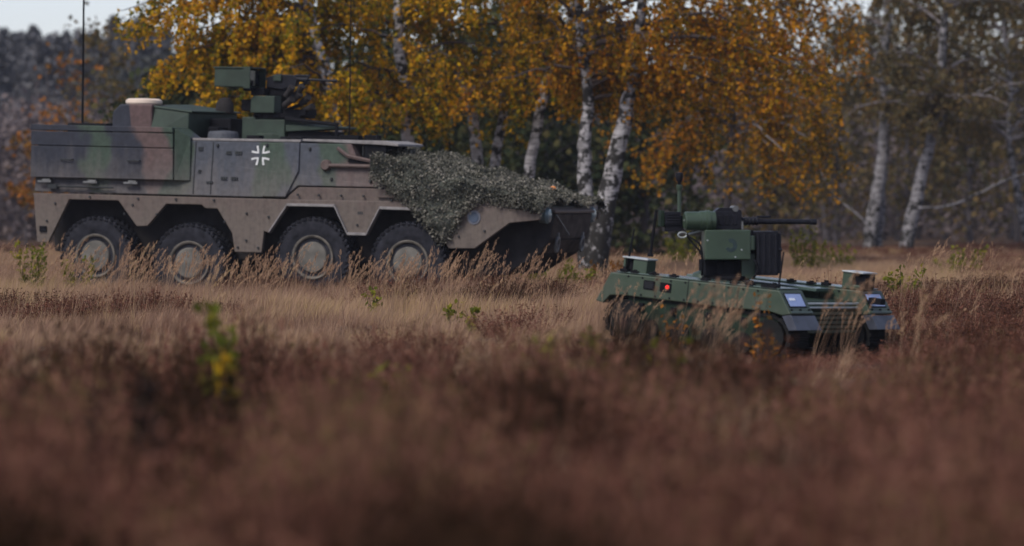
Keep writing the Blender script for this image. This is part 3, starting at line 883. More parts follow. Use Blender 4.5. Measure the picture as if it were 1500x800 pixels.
    # payload deck between the modules
    MB().prism([(-1.05, 0.30), (-1.05, 0.62), (0.95, 0.66), (1.02, 0.60), (1.02, 0.30)], -0.505, 0.785).build("payload_deck", M['green'], t, 0.015)
    MB().prism([(-1.0, 0.70), (-1.0, 0.74), (0.70, 0.775), (0.70, 0.735)], 0.38, 0.74).build("deck_cover", M['uroof'], t, 0.008)
    for dz in (0.0, 0.045):
        MB().tube([(1.02, -0.48, 0.60 + dz), (1.06, -0.44, 0.60 + dz), (1.06, 0.72, 0.60 + dz), (1.02, 0.76, 0.60 + dz)], 0.012, 6).build("cross_rail", M['silver'], t)
    gr = MB()
    for k in range(5):
        gr.box(1.02, 1.04, -0.48, 0.76, 0.32 + k * 0.05, 0.345 + k * 0.05)
    gr.build("front_grille", M['ugreen'], t)
    # sensor boxes: open cubes with a thin lid
    for (x0, x1, y0, y1, z0, flip) in ((-1.03, -0.72, -0.93, -0.74, 0.745, False), (0.77, 1.02, 0.82, 1.12, 0.79, True)):
        h = 0.165 if not flip else 0.18
        b = MB()
        if not flip:
            b.box(x0 + 0.13, x1, y0, y1, z0, z0 + h)
            b.box(x0, x0 + 0.03, y0, y1, z0, z0 + h)
            b.box(x0 + 0.03, x0 + 0.16, y1 - 0.04, y1, z0, z0 + h)
        else:
            b.box(x0, x0 + 0.13, y0, y1, z0, z0 + h)
            b.box(x0 + 0.13, x1, y1 - 0.03, y1, z0, z0 + h)
            b.box(x0 + 0.13, x1 - 0.02, y0, y0 + 0.03, z0, z0 + 0.05)
        bo = b.build("sensor_box", M['ugreen'], t, 0.008)
        MB().box(x0 - 0.01, x1 + 0.015, y0 - 0.015, y1 + 0.015, z0 + h, z0 + h + 0.018).build("box_lid", M['silver'], bo, 0.006)
        MB().box(x0 + (0.05 if not flip else 0.14), x0 + (0.15 if not flip else 0.28), y0 + 0.04, y1 - 0.05, z0 + 0.02, z0 + h - 0.02).build("scanner", M['black'], bo, 0.01)
    # whip antennas
    for (x, y, z0, z1, r, lean) in ((-1.0, -0.9, 0.75, 1.24, 0.013, 0.05), (-0.80, -0.75, 0.95, 1.47, 0.018, 0.02), (0.93, -0.85, 0.80, 1.20, 0.012, 0.02)):
        MB().tube([(x, y, z0), (x + lean, y, z1)], [r, r * 0.8], 8).lathe([(z0, r * 2), (z0 + 0.04, r * 1.6)], 8, 'Z', (x, y, 0)).build("antenna", M['black'], t)
    MB().lathe([(0.72, 0.17), (0.80, 0.15), (0.83, 0.09), (0.84, 0.0)], 18, 'Z', (-0.42, -0.15, 0)).build("deck_fitting", M['ugreen'], t, 0, True)

    # weapon station, levelled by its own stabiliser
    bpy.context.view_layer.update()
    ped = MB()
    ped.lathe([(0.0, 0.28), (0.05, 0.28), (0.06, 0.22), (0.22, 0.22)], 24, 'Z')
    ped.box(-0.26, 0.16, -0.18, 0.18, 0.05, 0.235)
    wm = ped.build("weapon_station", M['black'], t, 0.012)
    want = Matrix.Translation((2.37, 47.55, 0.735)) @ Matrix.Rotation(R(9), 4, 'Z')
    wm.matrix_parent_inverse = Matrix()
    root = t.matrix_world
    wm.matrix_local = root.inverted() @ want
    MB().box(-0.29, 0.225, -0.34, -0.12, 0.235, 0.565).build("armour_box", M['ugreen'], wm, 0.012)
    MB().box(0.15, 0.31, -0.20, 0.10, 0.02, 0.30).tube([(0.24, -0.28, 0.34), (0.24, -0.28, 0.50)], 0.05, 10).build("column", M['ugreen'], wm, 0.01)
    MB().box(-0.22, 0.30, -0.12, 0.14, 0.22, 0.56).build("yoke", M['black'], wm, 0.01)
    ab = MB().box(0.30, 0.545, -0.30, 0.12, 0.06, 0.55)
    for k in range(4):
        ab.box(0.31 + k * 0.065, 0.335 + k * 0.065, -0.312, -0.29, 0.08, 0.52)
    ab.box(0.47, 0.59, -0.30, 0.1, 0.33, 0.36).box(0.54, 0.585, -0.28, 0.08, 0.08, 0.53)
    ab.build("ammunition_box", M['gun'], wm, 0.008)
    MB().lathe([(-0.50, 0.0), (-0.505, 0.085), (-0.49, 0.103), (-0.33, 0.103), (-0.325, 0.11), (-0.27, 0.11), (-0.265, 0.118), (-0.22, 0.118), (-0.215, 0.106), (-0.16, 0.106), (-0.16, 0.0)], 28, 'X', (0, -0.22, 0.665)).build("sight_cylinder", M['ugreen'], wm, 0, True)
    MB().lathe([(-0.512, 0.0), (-0.511, 0.012), (-0.505, 0.012)], 8, 'X', (0, -0.235, 0.67)).build("cap_screw", M['silver'], wm)
    gn = MB()
    gn.box(-0.17, 0.17, -0.12, 0.06, 0.57, 0.77)
    for k in range(3):
        gn.box(-0.10 + k * 0.08, -0.05 + k * 0.08, -0.13, -0.11, 0.62, 0.73)
    gn.prism([(-0.14, 0.76), (-0.08, 0.81), (0.10, 0.81), (0.17, 0.78), (0.17, 0.75)], -0.10, 0.05)
    gn.tube([(0.16, -0.03, 0.66), (0.38, -0.03, 0.66)], 0.040, 12)
    for k in range(5):
        gn.tube([(0.18 + k * 0.042, -0.03, 0.66), (0.198 + k * 0.042, -0.03, 0.66)], 0.050, 12)
    gn.tube([(0.36, -0.03, 0.658), (1.03, -0.03, 0.652)], [0.033, 0.028], 12)
    gn.tube([(0.97, -0.03, 0.652), (1.04, -0.03, 0.652)], 0.034, 12)
    gn.box(0.36, 0.52, -0.045, -0.015, 0.695, 0.722)
    gn.build("machine_gun", M['gun'], wm, 0.005)
    MB().tube([(0.10, -0.12, 0.80), (0.10, 0.06, 0.80)], 0.035, 12).box(0.165, 0.185, -0.13, 0.05, 0.57, 0.66).build("charging_handle", M['steel'], wm)
    rear = MB().box(-0.70, -0.52, -0.12, 0.06, 0.62, 0.765).box(-0.70, -0.50, -0.10, 0.04, 0.55, 0.63).box(-0.52, -0.16, -0.02, 0.06, 0.60, 0.72)
    for k in range(4):
        rear.box(-0.68, -0.53, -0.128, -0.115, 0.64 + k * 0.03, 0.652 + k * 0.03)
    rear.build("rear_cradle", M['gun'], wm, 0.008)
    MB().box(-0.745, -0.705, -0.12, 0.05, 0.60, 0.78).build("end_bracket", M['green'], wm, 0.006)
    MB().tube([(-0.52 + 0.05 * math.cos(a), -0.2, 0.51 + 0.03 * math.sin(a)) for a in np.linspace(0, 2 * math.pi, 11)], 0.009, 6, False).tube([(-0.45, -0.2, 0.52), (-0.30, -0.2, 0.56)], 0.012, 6).build("cable_loop", M['silver'], wm)
    mast = MB().tube([(-0.515, 0.0, 0.70), (-0.515, 0.0, 1.03)], 0.022, 10).lathe([(1.00, 0.024), (1.03, 0.034), (1.06, 0.034), (1.065, 0.02)], 12, 'Z', (-0.515, 0, 0))
    mast.build("mast", M['ugreen'], wm, 0, True)
    MB().lathe([(1.06, 0.018), (1.09, 0.022), (1.115, 0.040), (1.165, 0.045), (1.20, 0.045), (1.205, 0.0)], 14, 'Z', (-0.515, 0, 0)).build("mast_head", M['gun'], wm, 0, True)
    for pts in ([(-0.50, -0.05, 0.60), (-0.46, -0.22, 0.50), (-0.34, -0.30, 0.40), (-0.31, -0.28, 0.20), (-0.30, -0.2, 0.06)],
                [(-0.48, 0.0, 0.58), (-0.42, -0.18, 0.44), (-0.32, -0.26, 0.30), (-0.30, -0.24, 0.12)],
                [(0.26, -0.34, 0.25), (0.30, -0.36, 0.12), (0.24, -0.38, 0.03)]):
        MB().tube(smooth3(pts), 0.011, 6).build("cable", M['black'], wm)
    # faded round swirl painted on the armour box
    sw = MB()
    a0 = np.linspace(R(-150), R(120), 20)
    for i in range(19):
        ra = lambda k: (0.065 + 0.004 * math.sin(k))
        p = [(0.0 + 0.07 * math.cos(a0[i]), 0.395 + 0.075 * math.sin(a0[i])), (0.07 * math.cos(a0[i + 1]), 0.395 + 0.075 * math.sin(a0[i + 1])),
             ((0.035 - 0.02 * i / 19) * math.cos(a0[i + 1]), 0.40 + (0.045 - 0.02 * i / 19) * math.sin(a0[i + 1])), ((0.035 - 0.02 * i / 19) * math.cos(a0[i]), 0.40 + (0.045 - 0.02 * i / 19) * math.sin(a0[i]))]
        sw.prism(p, -0.3425, -0.339)
    sw.build("swirl_mark", simple("faded_dark_print", (0.020, 0.034, 0.036), 0.5, 0.3, 30, bump=0), wm)
    for (x, z) in ((-0.265, 0.45), (0.12, 0.345), (0.05, 0.265)):
        MB().lathe([(-0.346, 0.0), (-0.345, 0.009), (-0.339, 0.010)], 8, 'Y', (x, 0, z)).build("box_screw", M['silver'], wm)
build_ugv(UGV)
# ------------------------------------------------------------------ TREES BEGIN
def at(u, v, d):
    """world point at distance d that the photograph shows at pixel u, v (for tracing trunk lines at their own depth)"""
    return Vector(((u - 750) / 6250 * d, d, EYE - (v - 284) / 6250 * d))

BARK = bark_mat("birch_bark", white=(0.44, 0.415, 0.415), thr=0.50, basez=1.6)
BARK_FAR = bark_mat("pale_birch_bark", white=(0.235, 0.22, 0.225), thr=0.50, basez=0.8)
BARK_DARK = bark_mat("mossy_black_birch_bark", white=(0.33, 0.31, 0.31), thr=0.478, basez=2.0)
TWIG = simple("brown_twig_bark", (0.060, 0.042, 0.036), 0.9, 0.4, 10, bump=0)
GREYTWIG = simple("grey_branch_bark", (0.16, 0.14, 0.14), 0.9, 0.4, 10, bump=0)
DARKBARK = simple("dark_trunk_bark", (0.055, 0.046, 0.048), 0.9, 0.4, 6)
YELLOW = leaf_mat("yellow_birch_leaves", [(0.0, (0.035, 0.050, 0.009)), (0.22, (0.10, 0.105, 0.012)), (0.42, (0.28, 0.205, 0.013)), (0.60, (0.56, 0.31, 0.015)), (0.82, (0.64, 0.30, 0.020)), (1.0, (0.44, 0.16, 0.018))], 0.45, patch_scale=0.55)
ORANGE = leaf_mat("orange_birch_leaves", [(0.0, (0.032, 0.036, 0.010)), (0.2, (0.085, 0.065, 0.010)), (0.42, (0.27, 0.150, 0.012)), (0.65, (0.47, 0.215, 0.014)), (0.85, (0.50, 0.175, 0.016)), (1.0, (0.30, 0.095, 0.018))], 0.45, patch_scale=0.55)
RUST = leaf_mat("rusty_leaves", [(0.0, (0.06, 0.05, 0.02)), (0.35, (0.17, 0.085, 0.022)), (0.6, (0.32, 0.125, 0.024)), (0.8, (0.38, 0.13, 0.022)), (1.0, (0.22, 0.14, 0.03))], 0.4)
BROWNLEAF = leaf_mat("sparse_brown_leaves", [(0.0, (0.038, 0.038, 0.022)), (0.3, (0.084, 0.074, 0.038)), (0.55, (0.130, 0.098, 0.044)), (0.75, (0.185, 0.120, 0.044)), (0.9, (0.145, 0.088, 0.046)), (1.0, (0.10, 0.062, 0.045))], 0.4)
PINE = leaf_mat("pine_needles", [(0.0, (0.014, 0.020, 0.011)), (0.35, (0.028, 0.037, 0.019)), (0.65, (0.055, 0.056, 0.024)), (0.85, (0.085, 0.068, 0.026)), (1.0, (0.11, 0.075, 0.025))], 0.15)
FARPINE = leaf_mat("far_pine_needles", [(0.0, (0.030, 0.032, 0.034)), (0.5, (0.055, 0.058, 0.056)), (1.0, (0.085, 0.082, 0.066))], 0.15)  # needle colour greyed and lifted to stand in for haze
HAZYPINE = leaf_mat("haze_grey_pine_needles", [(0.0, (0.062, 0.063, 0.074)), (0.5, (0.105, 0.104, 0.112)), (1.0, (0.14, 0.132, 0.125))], 0.15)  # distance haze mixed into the needle colour
BRUSH = leaf_mat("hazy_bare_brush_twigs", [(0.0, (0.055, 0.046, 0.052)), (0.45, (0.125, 0.102, 0.104)), (0.8, (0.18, 0.14, 0.13)), (1.0, (0.20, 0.125, 0.065))], 0.2)  # purple-grey twigs with far haze put into their tone
GREENLEAF = leaf_mat("fresh_green_leaves", [(0.0, (0.06, 0.075, 0.012)), (0.4, (0.14, 0.15, 0.022)), (0.75, (0.27, 0.235, 0.03)), (1.0, (0.38, 0.25, 0.028))], 0.45, patch_scale=2.0)

class Strips:
    """many thin three-sided twigs in one array"""
    def __init__(s):
        s.v, s.q, s.n = [], [], 0
    def add(s, pts, r0, r1, k=3):
        pts = np.asarray(pts, float)
        m = len(pts)
        d = np.gradient(pts, axis=0)
        d /= np.linalg.norm(d, axis=1)[:, None] + 1e-9
        ref = np.array([0.3, 1.0, 0.2]) if abs(d[0, 1]) < 0.8 else np.array([1.0, 0, 0.2])
        u = np.cross(d, ref); u /= np.linalg.norm(u, axis=1)[:, None] + 1e-9
        w_ = np.cross(d, u)
        r = np.linspace(r0, r1, m)[:, None]
        ring = [pts + (u * math.cos(2 * math.pi * j / k) + w_ * math.sin(2 * math.pi * j / k)) * r for j in range(k)]
        v = np.stack(ring, 1).reshape(-1, 3)
        i = np.arange(m - 1)[:, None] * k
        j = np.arange(k)[None, :]
        jn = (j + 1) % k
        q = np.stack([i + j, i + jn, i + k + jn, i + k + j], -1).reshape(-1, 4) + s.n
        s.v.append(v); s.q.append(q); s.n += len(v)
    def mesh(s, name, mat):
        return raw_mesh(name, np.concatenate(s.v), np.concatenate(s.q), mat)

def smooth_path(pts, n):
    """Catmull-Rom through the points"""
    P = [np.array(p, float) for p in pts]
    P = [2 * P[0] - P[1]] + P + [2 * P[-1] - P[-2]]
    out = []
    segs = len(P) - 3
    for t in np.linspace(0, segs - 1e-6, n):
        i = int(t); f = t - i
        a, b, c, d = P[i:i + 4]
        out.append(0.5 * ((2 * b) + (c - a) * f + (2 * a - 5 * b + 4 * c - d) * f * f + (3 * b - 3 * c + d - a) * f ** 3))
    return np.array(out)

def trunk_mesh(name, paths, mat, rg, k=12):
    s = Strips()
    for pts, r0, r1 in paths:
        n = 26
        p = smooth_path(pts, n)
        p[1:-1] += rg.normal(0, 0.012, (n - 2, 3))
        s.add(p, r0, r1, k)
        # root flare
    me = s.mesh(name, mat)
    me.polygons.foreach_set('use_smooth', [True] * len(me.polygons))
    return me

def birch(name, label, base, stems, mat_leaf, seed, limbs=(), n_limb=20, n_twig=15, n_leaf=22, crown_z=(3.0, 8.5), reach=(1.4, 2.8),
          leaf=(0.055, 0.098), droop=1.0, bark=None, cat="birch tree", group=None, side=None, twig_len=(0.45, 1.35)):
    """stems: list of (points in world, base radius, top radius); leaves hang along drooping twigs"""
    rg = np.random.default_rng(seed)
    root = empty(name, base)
    tag(root, label, cat, group)
    b = np.array(base)
    st = [([np.array(p) - b for p in pts], r0, r1) for pts, r0, r1 in stems]
    tr = link("trunk", trunk_mesh("trunk", st, bark or BARK, rg), root)
    br, tw = Strips(), Strips()
    leaves = []
    paths = [smooth_path(pts, 60) for pts, _, _ in st]
    todo = []
    for i in range(n_limb):
        p = paths[i % len(paths)]
        zs = p[:, 2]
        lo, hi = max(crown_z[0], zs.min()), min(crown_z[1], zs.max())
        if hi <= lo + 0.5:
            p = paths[0]
            zs = p[:, 2]
            lo, hi = crown_z[0], min(crown_z[1], zs.max())
        z = rg.uniform(lo, hi)
        k = int(np.argmin(np.abs(zs - z)))
        az = rg.uniform(0, 2 * math.pi)
        if side is not None and rg.random() < 0.5:
            az = side + rg.normal(0, 0.5)
        L = rg.uniform(*reach) * (1.0 - 0.45 * max(0, (z - 5) / 5))
        todo.append((p[k], az, rg.uniform(0.25, 0.9), L))
    for (z, az, el, L) in limbs:
        p = paths[0]
        k = int(np.argmin(np.abs(p[:, 2] - z)))
        todo.append((p[k], R(az), el, L))
    for (s0, az, el, L) in todo:
        n = 12
        t = np.linspace(0, 1, n)
        dirh = np.array([math.cos(az), math.sin(az), 0])
        path = s0 + dirh * (t * L)[:, None] * math.cos(el) + np.array([0, 0, 1]) * (math.sin(el) * L * t - 0.42 * droop * L * t ** 2.2)[:, None]
        path[1:] += np.cumsum(rg.normal(0, 0.035, (n - 1, 3)), 0)
        br.add(path, 0.020 + 0.010 * L, 0.008, 5)
        nt_ = max(4, int(n_twig * L / 2.2))
        for _ in range(nt_):
            f = rg.uniform(0.15, 1.0)
            i0 = f * (n - 1)
            i = min(int(i0), n - 2)
            q0 = path[i] + (path[i + 1] - path[i]) * (i0 - i)
            a2 = az + rg.normal(0, 1.1)
            l = rg.uniform(*twig_len)
            m = 7
            tt = np.linspace(0, 1, m)
            dh = np.array([math.cos(a2), math.sin(a2), 0])
            q = q0 + dh * (l * 0.55 * tt ** 0.8)[:, None] + np.array([0, 0, 1]) * (0.18 * l * tt - 0.85 * droop * l * tt ** 1.7)[:, None]
            q[1:] += np.cumsum(rg.normal(0, 0.02, (m - 1, 3)), 0)
            tw.add(q, 0.007, 0.003, 3)
            nl = rg.poisson(n_leaf * l / 0.9)
            ff = np.sqrt(rg.random(nl)) * (m - 1)
            ii = np.minimum(ff.astype(int), m - 2)
            c = q[ii] + (q[ii + 1] - q[ii]) * (ff - ii)[:, None] + rg.normal(0, 0.05, (nl, 3))
            leaves.append(c)
    bo = link("limbs", br.mesh("limbs", TWIG if bark in (None, BARK_DARK) else GREYTWIG), root)
    link("twigs", tw.mesh("twigs", TWIG), root)['kind'] = 'stuff'
    if leaves:
        c = np.concatenate(leaves)
        v, q = leaf_quads(c, rg.uniform(leaf[0], leaf[1], len(c)), rg, 0.5, 1.25)
        link("crown", raw_mesh("crown", v, q, mat_leaf), root)
    return root, tr

def W(*uvd, d):
    return [at(u, v, d) for u, v in uvd]

def g0(u, d):
    x = (u - 750) / 6250 * d
    return (x, d, float(gz(x, d)))

# front birch group, left to right
birch("birch_tree", "leaning white birch rising behind the gun on the armoured vehicle", g0(505, 86),
      [([g0(508, 86)] + W((503, 260), (494, 200), (478, 120), (458, 40), (440, -60), (420, -180), (408, -260), d=86), 0.19, 0.05)],
      YELLOW, 11, [(4.2, 175, 0.5, 2.6), (4.8, 190, 0.45, 3.0), (5.4, 180, 0.4, 3.3), (6.0, 176, 0.3, 3.2), (3.9, 170, 0.3, 1.9), (4.4, 195, 0.25, 2.3), (5.0, 165, 0.3, 2.7), (4.6, 183, 0.35, 3.3), (4.0, 188, 0.25, 2.4), (3.7, 178, 0.35, 2.6), (3.6, 192, 0.3, 3.0), (4.3, 170, 0.35, 3.5), (5.2, 186, 0.4, 3.7), (5.8, 180, 0.35, 3.9)],
      38, 19, 30, (3.2, 8.2), (1.3, 2.5), side=R(180))
birch("birch_tree", "upright birch with black and white blotched bark behind the driver's roof of the armoured vehicle", g0(604, 88),
      [([g0(604, 88)] + W((600, 280), (597, 200), (588, 100), (582, 40), (584, -60), (580, -180), (583, -300), d=88), 0.165, 0.05)],
      YELLOW, 12, [(4.5, 20, 0.5, 2.6), (4.1, 160, 0.4, 2.2), (5.2, 200, 0.4, 3.0)], 34, 16, 22, (3.4, 8.4), (1.3, 2.6))
birch("birch_tree", "twin-stemmed birch whose two white stems part in a V above the camouflage net", g0(712, 90),
      [([g0(712, 90)] + W((706, 300), (697, 220), (690, 160), (672, 110), (655, 60), (640, -60), (630, -200), d=90), 0.16, 0.045),
       ([g0(714, 90)] + W((718, 300), (725, 235), (737, 170), (735, 110), (738, 40), (745, -60), (750, -220), d=90.2), 0.14, 0.045)],
      YELLOW, 13, [(4.2, 185, 0.4, 2.4)], 38, 16, 21, (3.3, 8.4), (1.2, 2.5))
birch("birch_tree", "slender birch leaning right with a clean white lower trunk above the net's upper slope", g0(762, 89),
      [([g0(758, 89)] + W((766, 300), (776, 250), (790, 170), (803, 115), (828, 55), (840, 0), (850, -80), (862, -220), d=89), 0.15, 0.045)],
      YELLOW, 14, [(4.6, 10, 0.5, 3.0), (5.0, -10, 0.4, 3.4)], 34, 16, 22, (3.5, 8.4), (1.3, 2.6))
birch("birch_tree", "dark mossy-based double birch standing at the nose of the armoured vehicle", g0(866, 86),
      [([g0(862, 86)] + W((857, 340), (857, 270), (856, 200), (862, 140), (850, 60), (846, -60), (840, -220), d=86), 0.20, 0.05),
       ([g0(872, 86)] + W((881, 330), (893, 270), (905, 215), (918, 160), (930, 100), (938, 20), (950, -80), (960, -220), d=85.8), 0.25, 0.05)],
      ORANGE, 15, [(3.8, 5, 0.45, 3.2), (4.4, -8, 0.45, 4.0), (4.0, -15, 0.35, 4.4), (4.8, 4, 0.35, 4.8), (5.2, -3, 0.4, 4.6), (3.6, 12, 0.3, 3.0), (5.6, 8, 0.3, 5.0), (4.2, 175, 0.3, 2.4), (3.9, -5, 0.28, 3.8), (4.6, -12, 0.3, 5.0), (4.9, 10, 0.3, 5.2)],
      36, 16, 23, (3.3, 8.4), (1.4, 2.8), bark=BARK_DARK)
birch("birch_tree", "broad orange-leaved birch with long drooping strands above the robot's gun barrel", g0(1078, 99),
      [([g0(1062, 99)] + W((1064, 330), (1070, 230), (1075, 140), (1082, 60), (1078, -60), (1080, -200), (1082, -280), d=99), 0.10, 0.04)],
      ORANGE, 16, [(4.2, 0, 0.5, 2.2), (5.0, 8, 0.5, 2.4), (4.5, -170, 0.4, 2.6), (5.6, -8, 0.4, 2.5), (3.6, -5, 0.5, 2.4), (3.9, -20, 0.4, 2.2), (3.4, 200, 0.5, 2.0), (3.1, 0, 0.5, 2.6), (3.2, -30, 0.5, 2.2), (3.0, 15, 0.45, 1.8), (3.3, 180, 0.5, 1.6), (2.9, -60, 0.4, 1.6), (6.5, 0, 0.4, 2.6), (7.2, 5, 0.4, 2.5), (6.0, -6, 0.4, 2.8), (6.9, -10, 0.5, 2.5), (6.3, 10, 0.45, 2.6)],
      44, 18, 16, (3.0, 8.6), (1.2, 2.4), droop=1.3, twig_len=(0.6, 1.9), bark=DARKBARK)

# right-hand birches farther off, with thin brown foliage
birch("birch_tree", "pale birch with forked foot, left of the two at the far edge of the heath", g0(1276, 121),
      [([g0(1274, 121)] + W((1276, 340), (1284, 290), (1291, 240), (1296, 170), (1294, 100), (1300, 30), (1298, -60), (1304, -160), d=121), 0.23, 0.07),
       ([g0(1290, 121)] + W((1286, 350), (1292, 310), (1292, 280), (1297, 250), d=121.2), 0.14, 0.08),
       ([np.array(p) for p in W((1281, 345), (1262, 320), (1240, 302), (1222, 285), (1206, 255), (1190, 215), d=120.6)], 0.03, 0.018)],
      BROWNLEAF, 21, [], 34, 16, 16, (3.4, 9.0), (1.6, 3.4), (0.06, 0.11), 0.8, BARK_FAR)
birch("birch_tree", "right of the two pale far birches, with a side limb reaching right", g0(1328, 119),
      [([g0(1327, 119)] + W((1331, 340), (1343, 290), (1352, 250), (1361, 215), (1368, 170), (1376, 110), (1384, 40), (1390, -60), (1394, -160), d=119), 0.22, 0.07),
       ([np.array(p) for p in W((1363, 205), (1380, 175), (1395, 160), (1420, 145), (1440, 130), d=118.8)], 0.08, 0.03),
       ([np.array(p) for p in W((1345, 305), (1385, 302), (1425, 288), (1450, 275), (1478, 262), (1520, 250), d=118.5)], 0.045, 0.02)],
      BROWNLEAF, 22, [], 36, 16, 16, (3.4, 9.0), (1.6, 3.6), (0.06, 0.11), 0.8, BARK_FAR)
birch("birch_tree", "thin leaning pale birch at the right border of the view", g0(1500, 124),
      [([g0(1512, 124)] + W((1500, 330), (1493, 290), (1486, 260), (1478, 200), (1480, 120), (1470, 40), (1475, -60), d=124), 0.13, 0.05)],
      BROWNLEAF, 23, [], 28, 15, 16, (3.0, 8.0), (1.5, 3.0), (0.06, 0.11), 0.8, BARK_FAR)

def leafy(name, label, base, height, spread, n, mat_leaf, seed, leaf=(0.08, 0.16), cat="tree", clumps=26, low=0.12, shape='round', trunk_r=0.12, bark=None, group=None, lean=0.0):
    """tree or bush whose leaves sit in clumps at the limb ends"""
    rg = np.random.default_rng(seed)
    root = empty(name, base)
    tag(root, label, cat, group)
    s = Strips()
    trunk = smooth_path([(0, 0, 0), (lean * 0.3, 0, height * 0.35), (lean * 0.7, 0.05, height * 0.7), (lean, 0, height * 0.97)], 14)
    s.add(trunk, trunk_r, trunk_r * 0.15, 8)
    cs = []
    br = Strips()
    for i in range(clumps):
        f = rg.uniform(low, 1.0) ** 0.9
        if shape == 'round':
            rad = spread * math.sqrt(max(0.05, 1 - ((f - 0.55) / 0.52) ** 2))
        elif shape == 'cone':
            rad = spread * (1.04 - f) + 0.1
        else:
            rad = spread * (0.25 + 0.75 * math.sin(math.pi * min(1, (f - low) / (1 - low) * 0.85 + 0.15)))
        az = rg.uniform(0, 2 * math.pi)
        rr = rad * math.sqrt(rg.uniform(0.08, 1.0))
        t0 = trunk[int(np.clip((f - 0.12) * 13, 0, 13))]
        end = np.array([lean * f + rr * math.cos(az), rr * math.sin(az), f * height])
        mid = (t0 + end) / 2 + rg.normal(0, 0.08, 3)
        br.add(smooth_path([t0, mid, end], 6), trunk_r * 0.25, trunk_r * 0.06, 4)
        k = max(3, int(n / clumps * rg.uniform(0.5, 1.5)))
        sz = spread * rg.uniform(0.16, 0.36)
        c = end + rg.normal(0, 1, (k, 3)) * np.array([sz, sz, sz * (0.7 if shape != 'cone' else 0.4)])
        j = rg.random(k) < 0.25
        c[j] = mid + rg.normal(0, sz * 0.6, (int(j.sum()), 3))
        c = c[c[:, 2] > 0.05]
        cs.append(c)
    link("trunk", s.mesh("trunk", bark or DARKBARK), root)
    link("limbs", br.mesh("limbs", bark or DARKBARK), root)
    c = np.concatenate(cs)
    v, q = leaf_quads(c, rg.uniform(leaf[0], leaf[1], len(c)), rg, 0.2, 1.3)
    link("crown", raw_mesh("crown", v, q, mat_leaf), root)
    return root

# dark evergreens behind the birches
EL = ["dark evergreen behind the gun of the armoured vehicle's roof station", "dark evergreen seen between the leaning birch and the blotched upright birch",
      "dark evergreen just right of the blotched upright birch", "dark evergreen behind the V of the twin-stemmed birch", "dark evergreen right of the slender right-leaning birch",
      "dark evergreen behind the mossy double birch", "dark evergreen just right of the mossy double birch", "dark evergreen above the robot's thin mast",
      "dark evergreen above the armoured vehicle's green roof housing", "dark evergreen above the cream dome of the armoured vehicle", "dark tall evergreen behind the slender right-leaning birch"]
for i, (u, d, h, sp, n) in enumerate([(440, 106, 6.4, 1.7, 4200), (555, 112, 6.8, 1.6, 4200), (640, 104, 5.0, 1.6, 4200), (690, 118, 6.6, 2.0, 4500), (800, 110, 5.2, 1.7, 4200),
                                      (880, 120, 6.4, 2.0, 2800), (945, 110, 4.6, 1.5, 2400), (1010, 118, 4.2, 1.5, 2000), (330, 110, 5.4, 1.9, 4500), (245, 106, 4.6, 1.4, 4000), (750, 124, 7.2, 2.2, 4500)]):
    leafy("evergreen_tree", EL[i], g0(u, d), h, sp, n, PINE, 100 + i, (0.10, 0.20), "evergreen tree", 44, 0.05, 'cone' if i % 2 else 'mid', 0.13, DARKBARK, "evergreens behind the birches")
leafy("evergreen_bush", "small rounded green conifer just left of the cream dome on the armoured vehicle", g0(186, 100), 3.9, 0.9, 3200, PINE, 130, (0.08, 0.15), "conifer", 34, 0.05, 'cone', 0.08)
# orange saplings at left
leafy("young_tree", "rust-orange young tree seen beside the tall antenna", g0(105, 128), 5.6, 1.2, 420, RUST, 131, (0.09, 0.17), "young tree", 18, 0.25, 'round', 0.06)
leafy("young_tree", "small orange young tree at the left border above the stowage box", g0(38, 120), 3.4, 0.7, 260, RUST, 132, (0.09, 0.16), "young tree", 10, 0.35, 'round', 0.04)
leafy("young_tree", "brownish olive young tree between the antenna and the yellow birch leaves", g0(152, 132), 7.0, 1.1, 900, BROWNLEAF, 133, (0.10, 0.18), "young tree", 22, 0.3, 'round', 0.06)
leafy("young_tree", "low orange bush peeping over the rear corner of the armoured vehicle", g0(62, 116), 3.0, 0.6, 200, RUST, 134, (0.09, 0.16), "young tree", 10, 0.4, 'round', 0.04)

# brown-leaved trees behind the right-hand birches
for i, (u, d, h, sp, n, lab) in enumerate([
        (1225, 142, 7.6, 1.9, 2400, "brown-leaved tree close behind the gap left of the forked pale birch"),
        (1330, 146, 8.2, 2.2, 2800, "brown-leaved tree filling the gap between the two pale birches"),
        (1420, 140, 9.4, 2.3, 3600, "tall rusty brown tree right of the pale birch with the side limb"),
        (1490, 146, 9.8, 2.4, 3600, "tall brown tree at the right border behind the thin leaning birch"),
        (1385, 160, 8.6, 2.4, 2800, "dull olive tree deep in the wood behind the two pale birches"),
        (1130, 132, 5.6, 1.9, 2400, "low brown tree under the drooping orange birch strands"),
        (1270, 165, 7.4, 2.4, 2400, "olive brown tree deep in the wood left of the pale birches")]):
    leafy("brown_tree", lab, g0(u, d), h, sp, n, BROWNLEAF, 150 + i, (0.10, 0.20), "tree", 46, 0.14, 'round', 0.11)

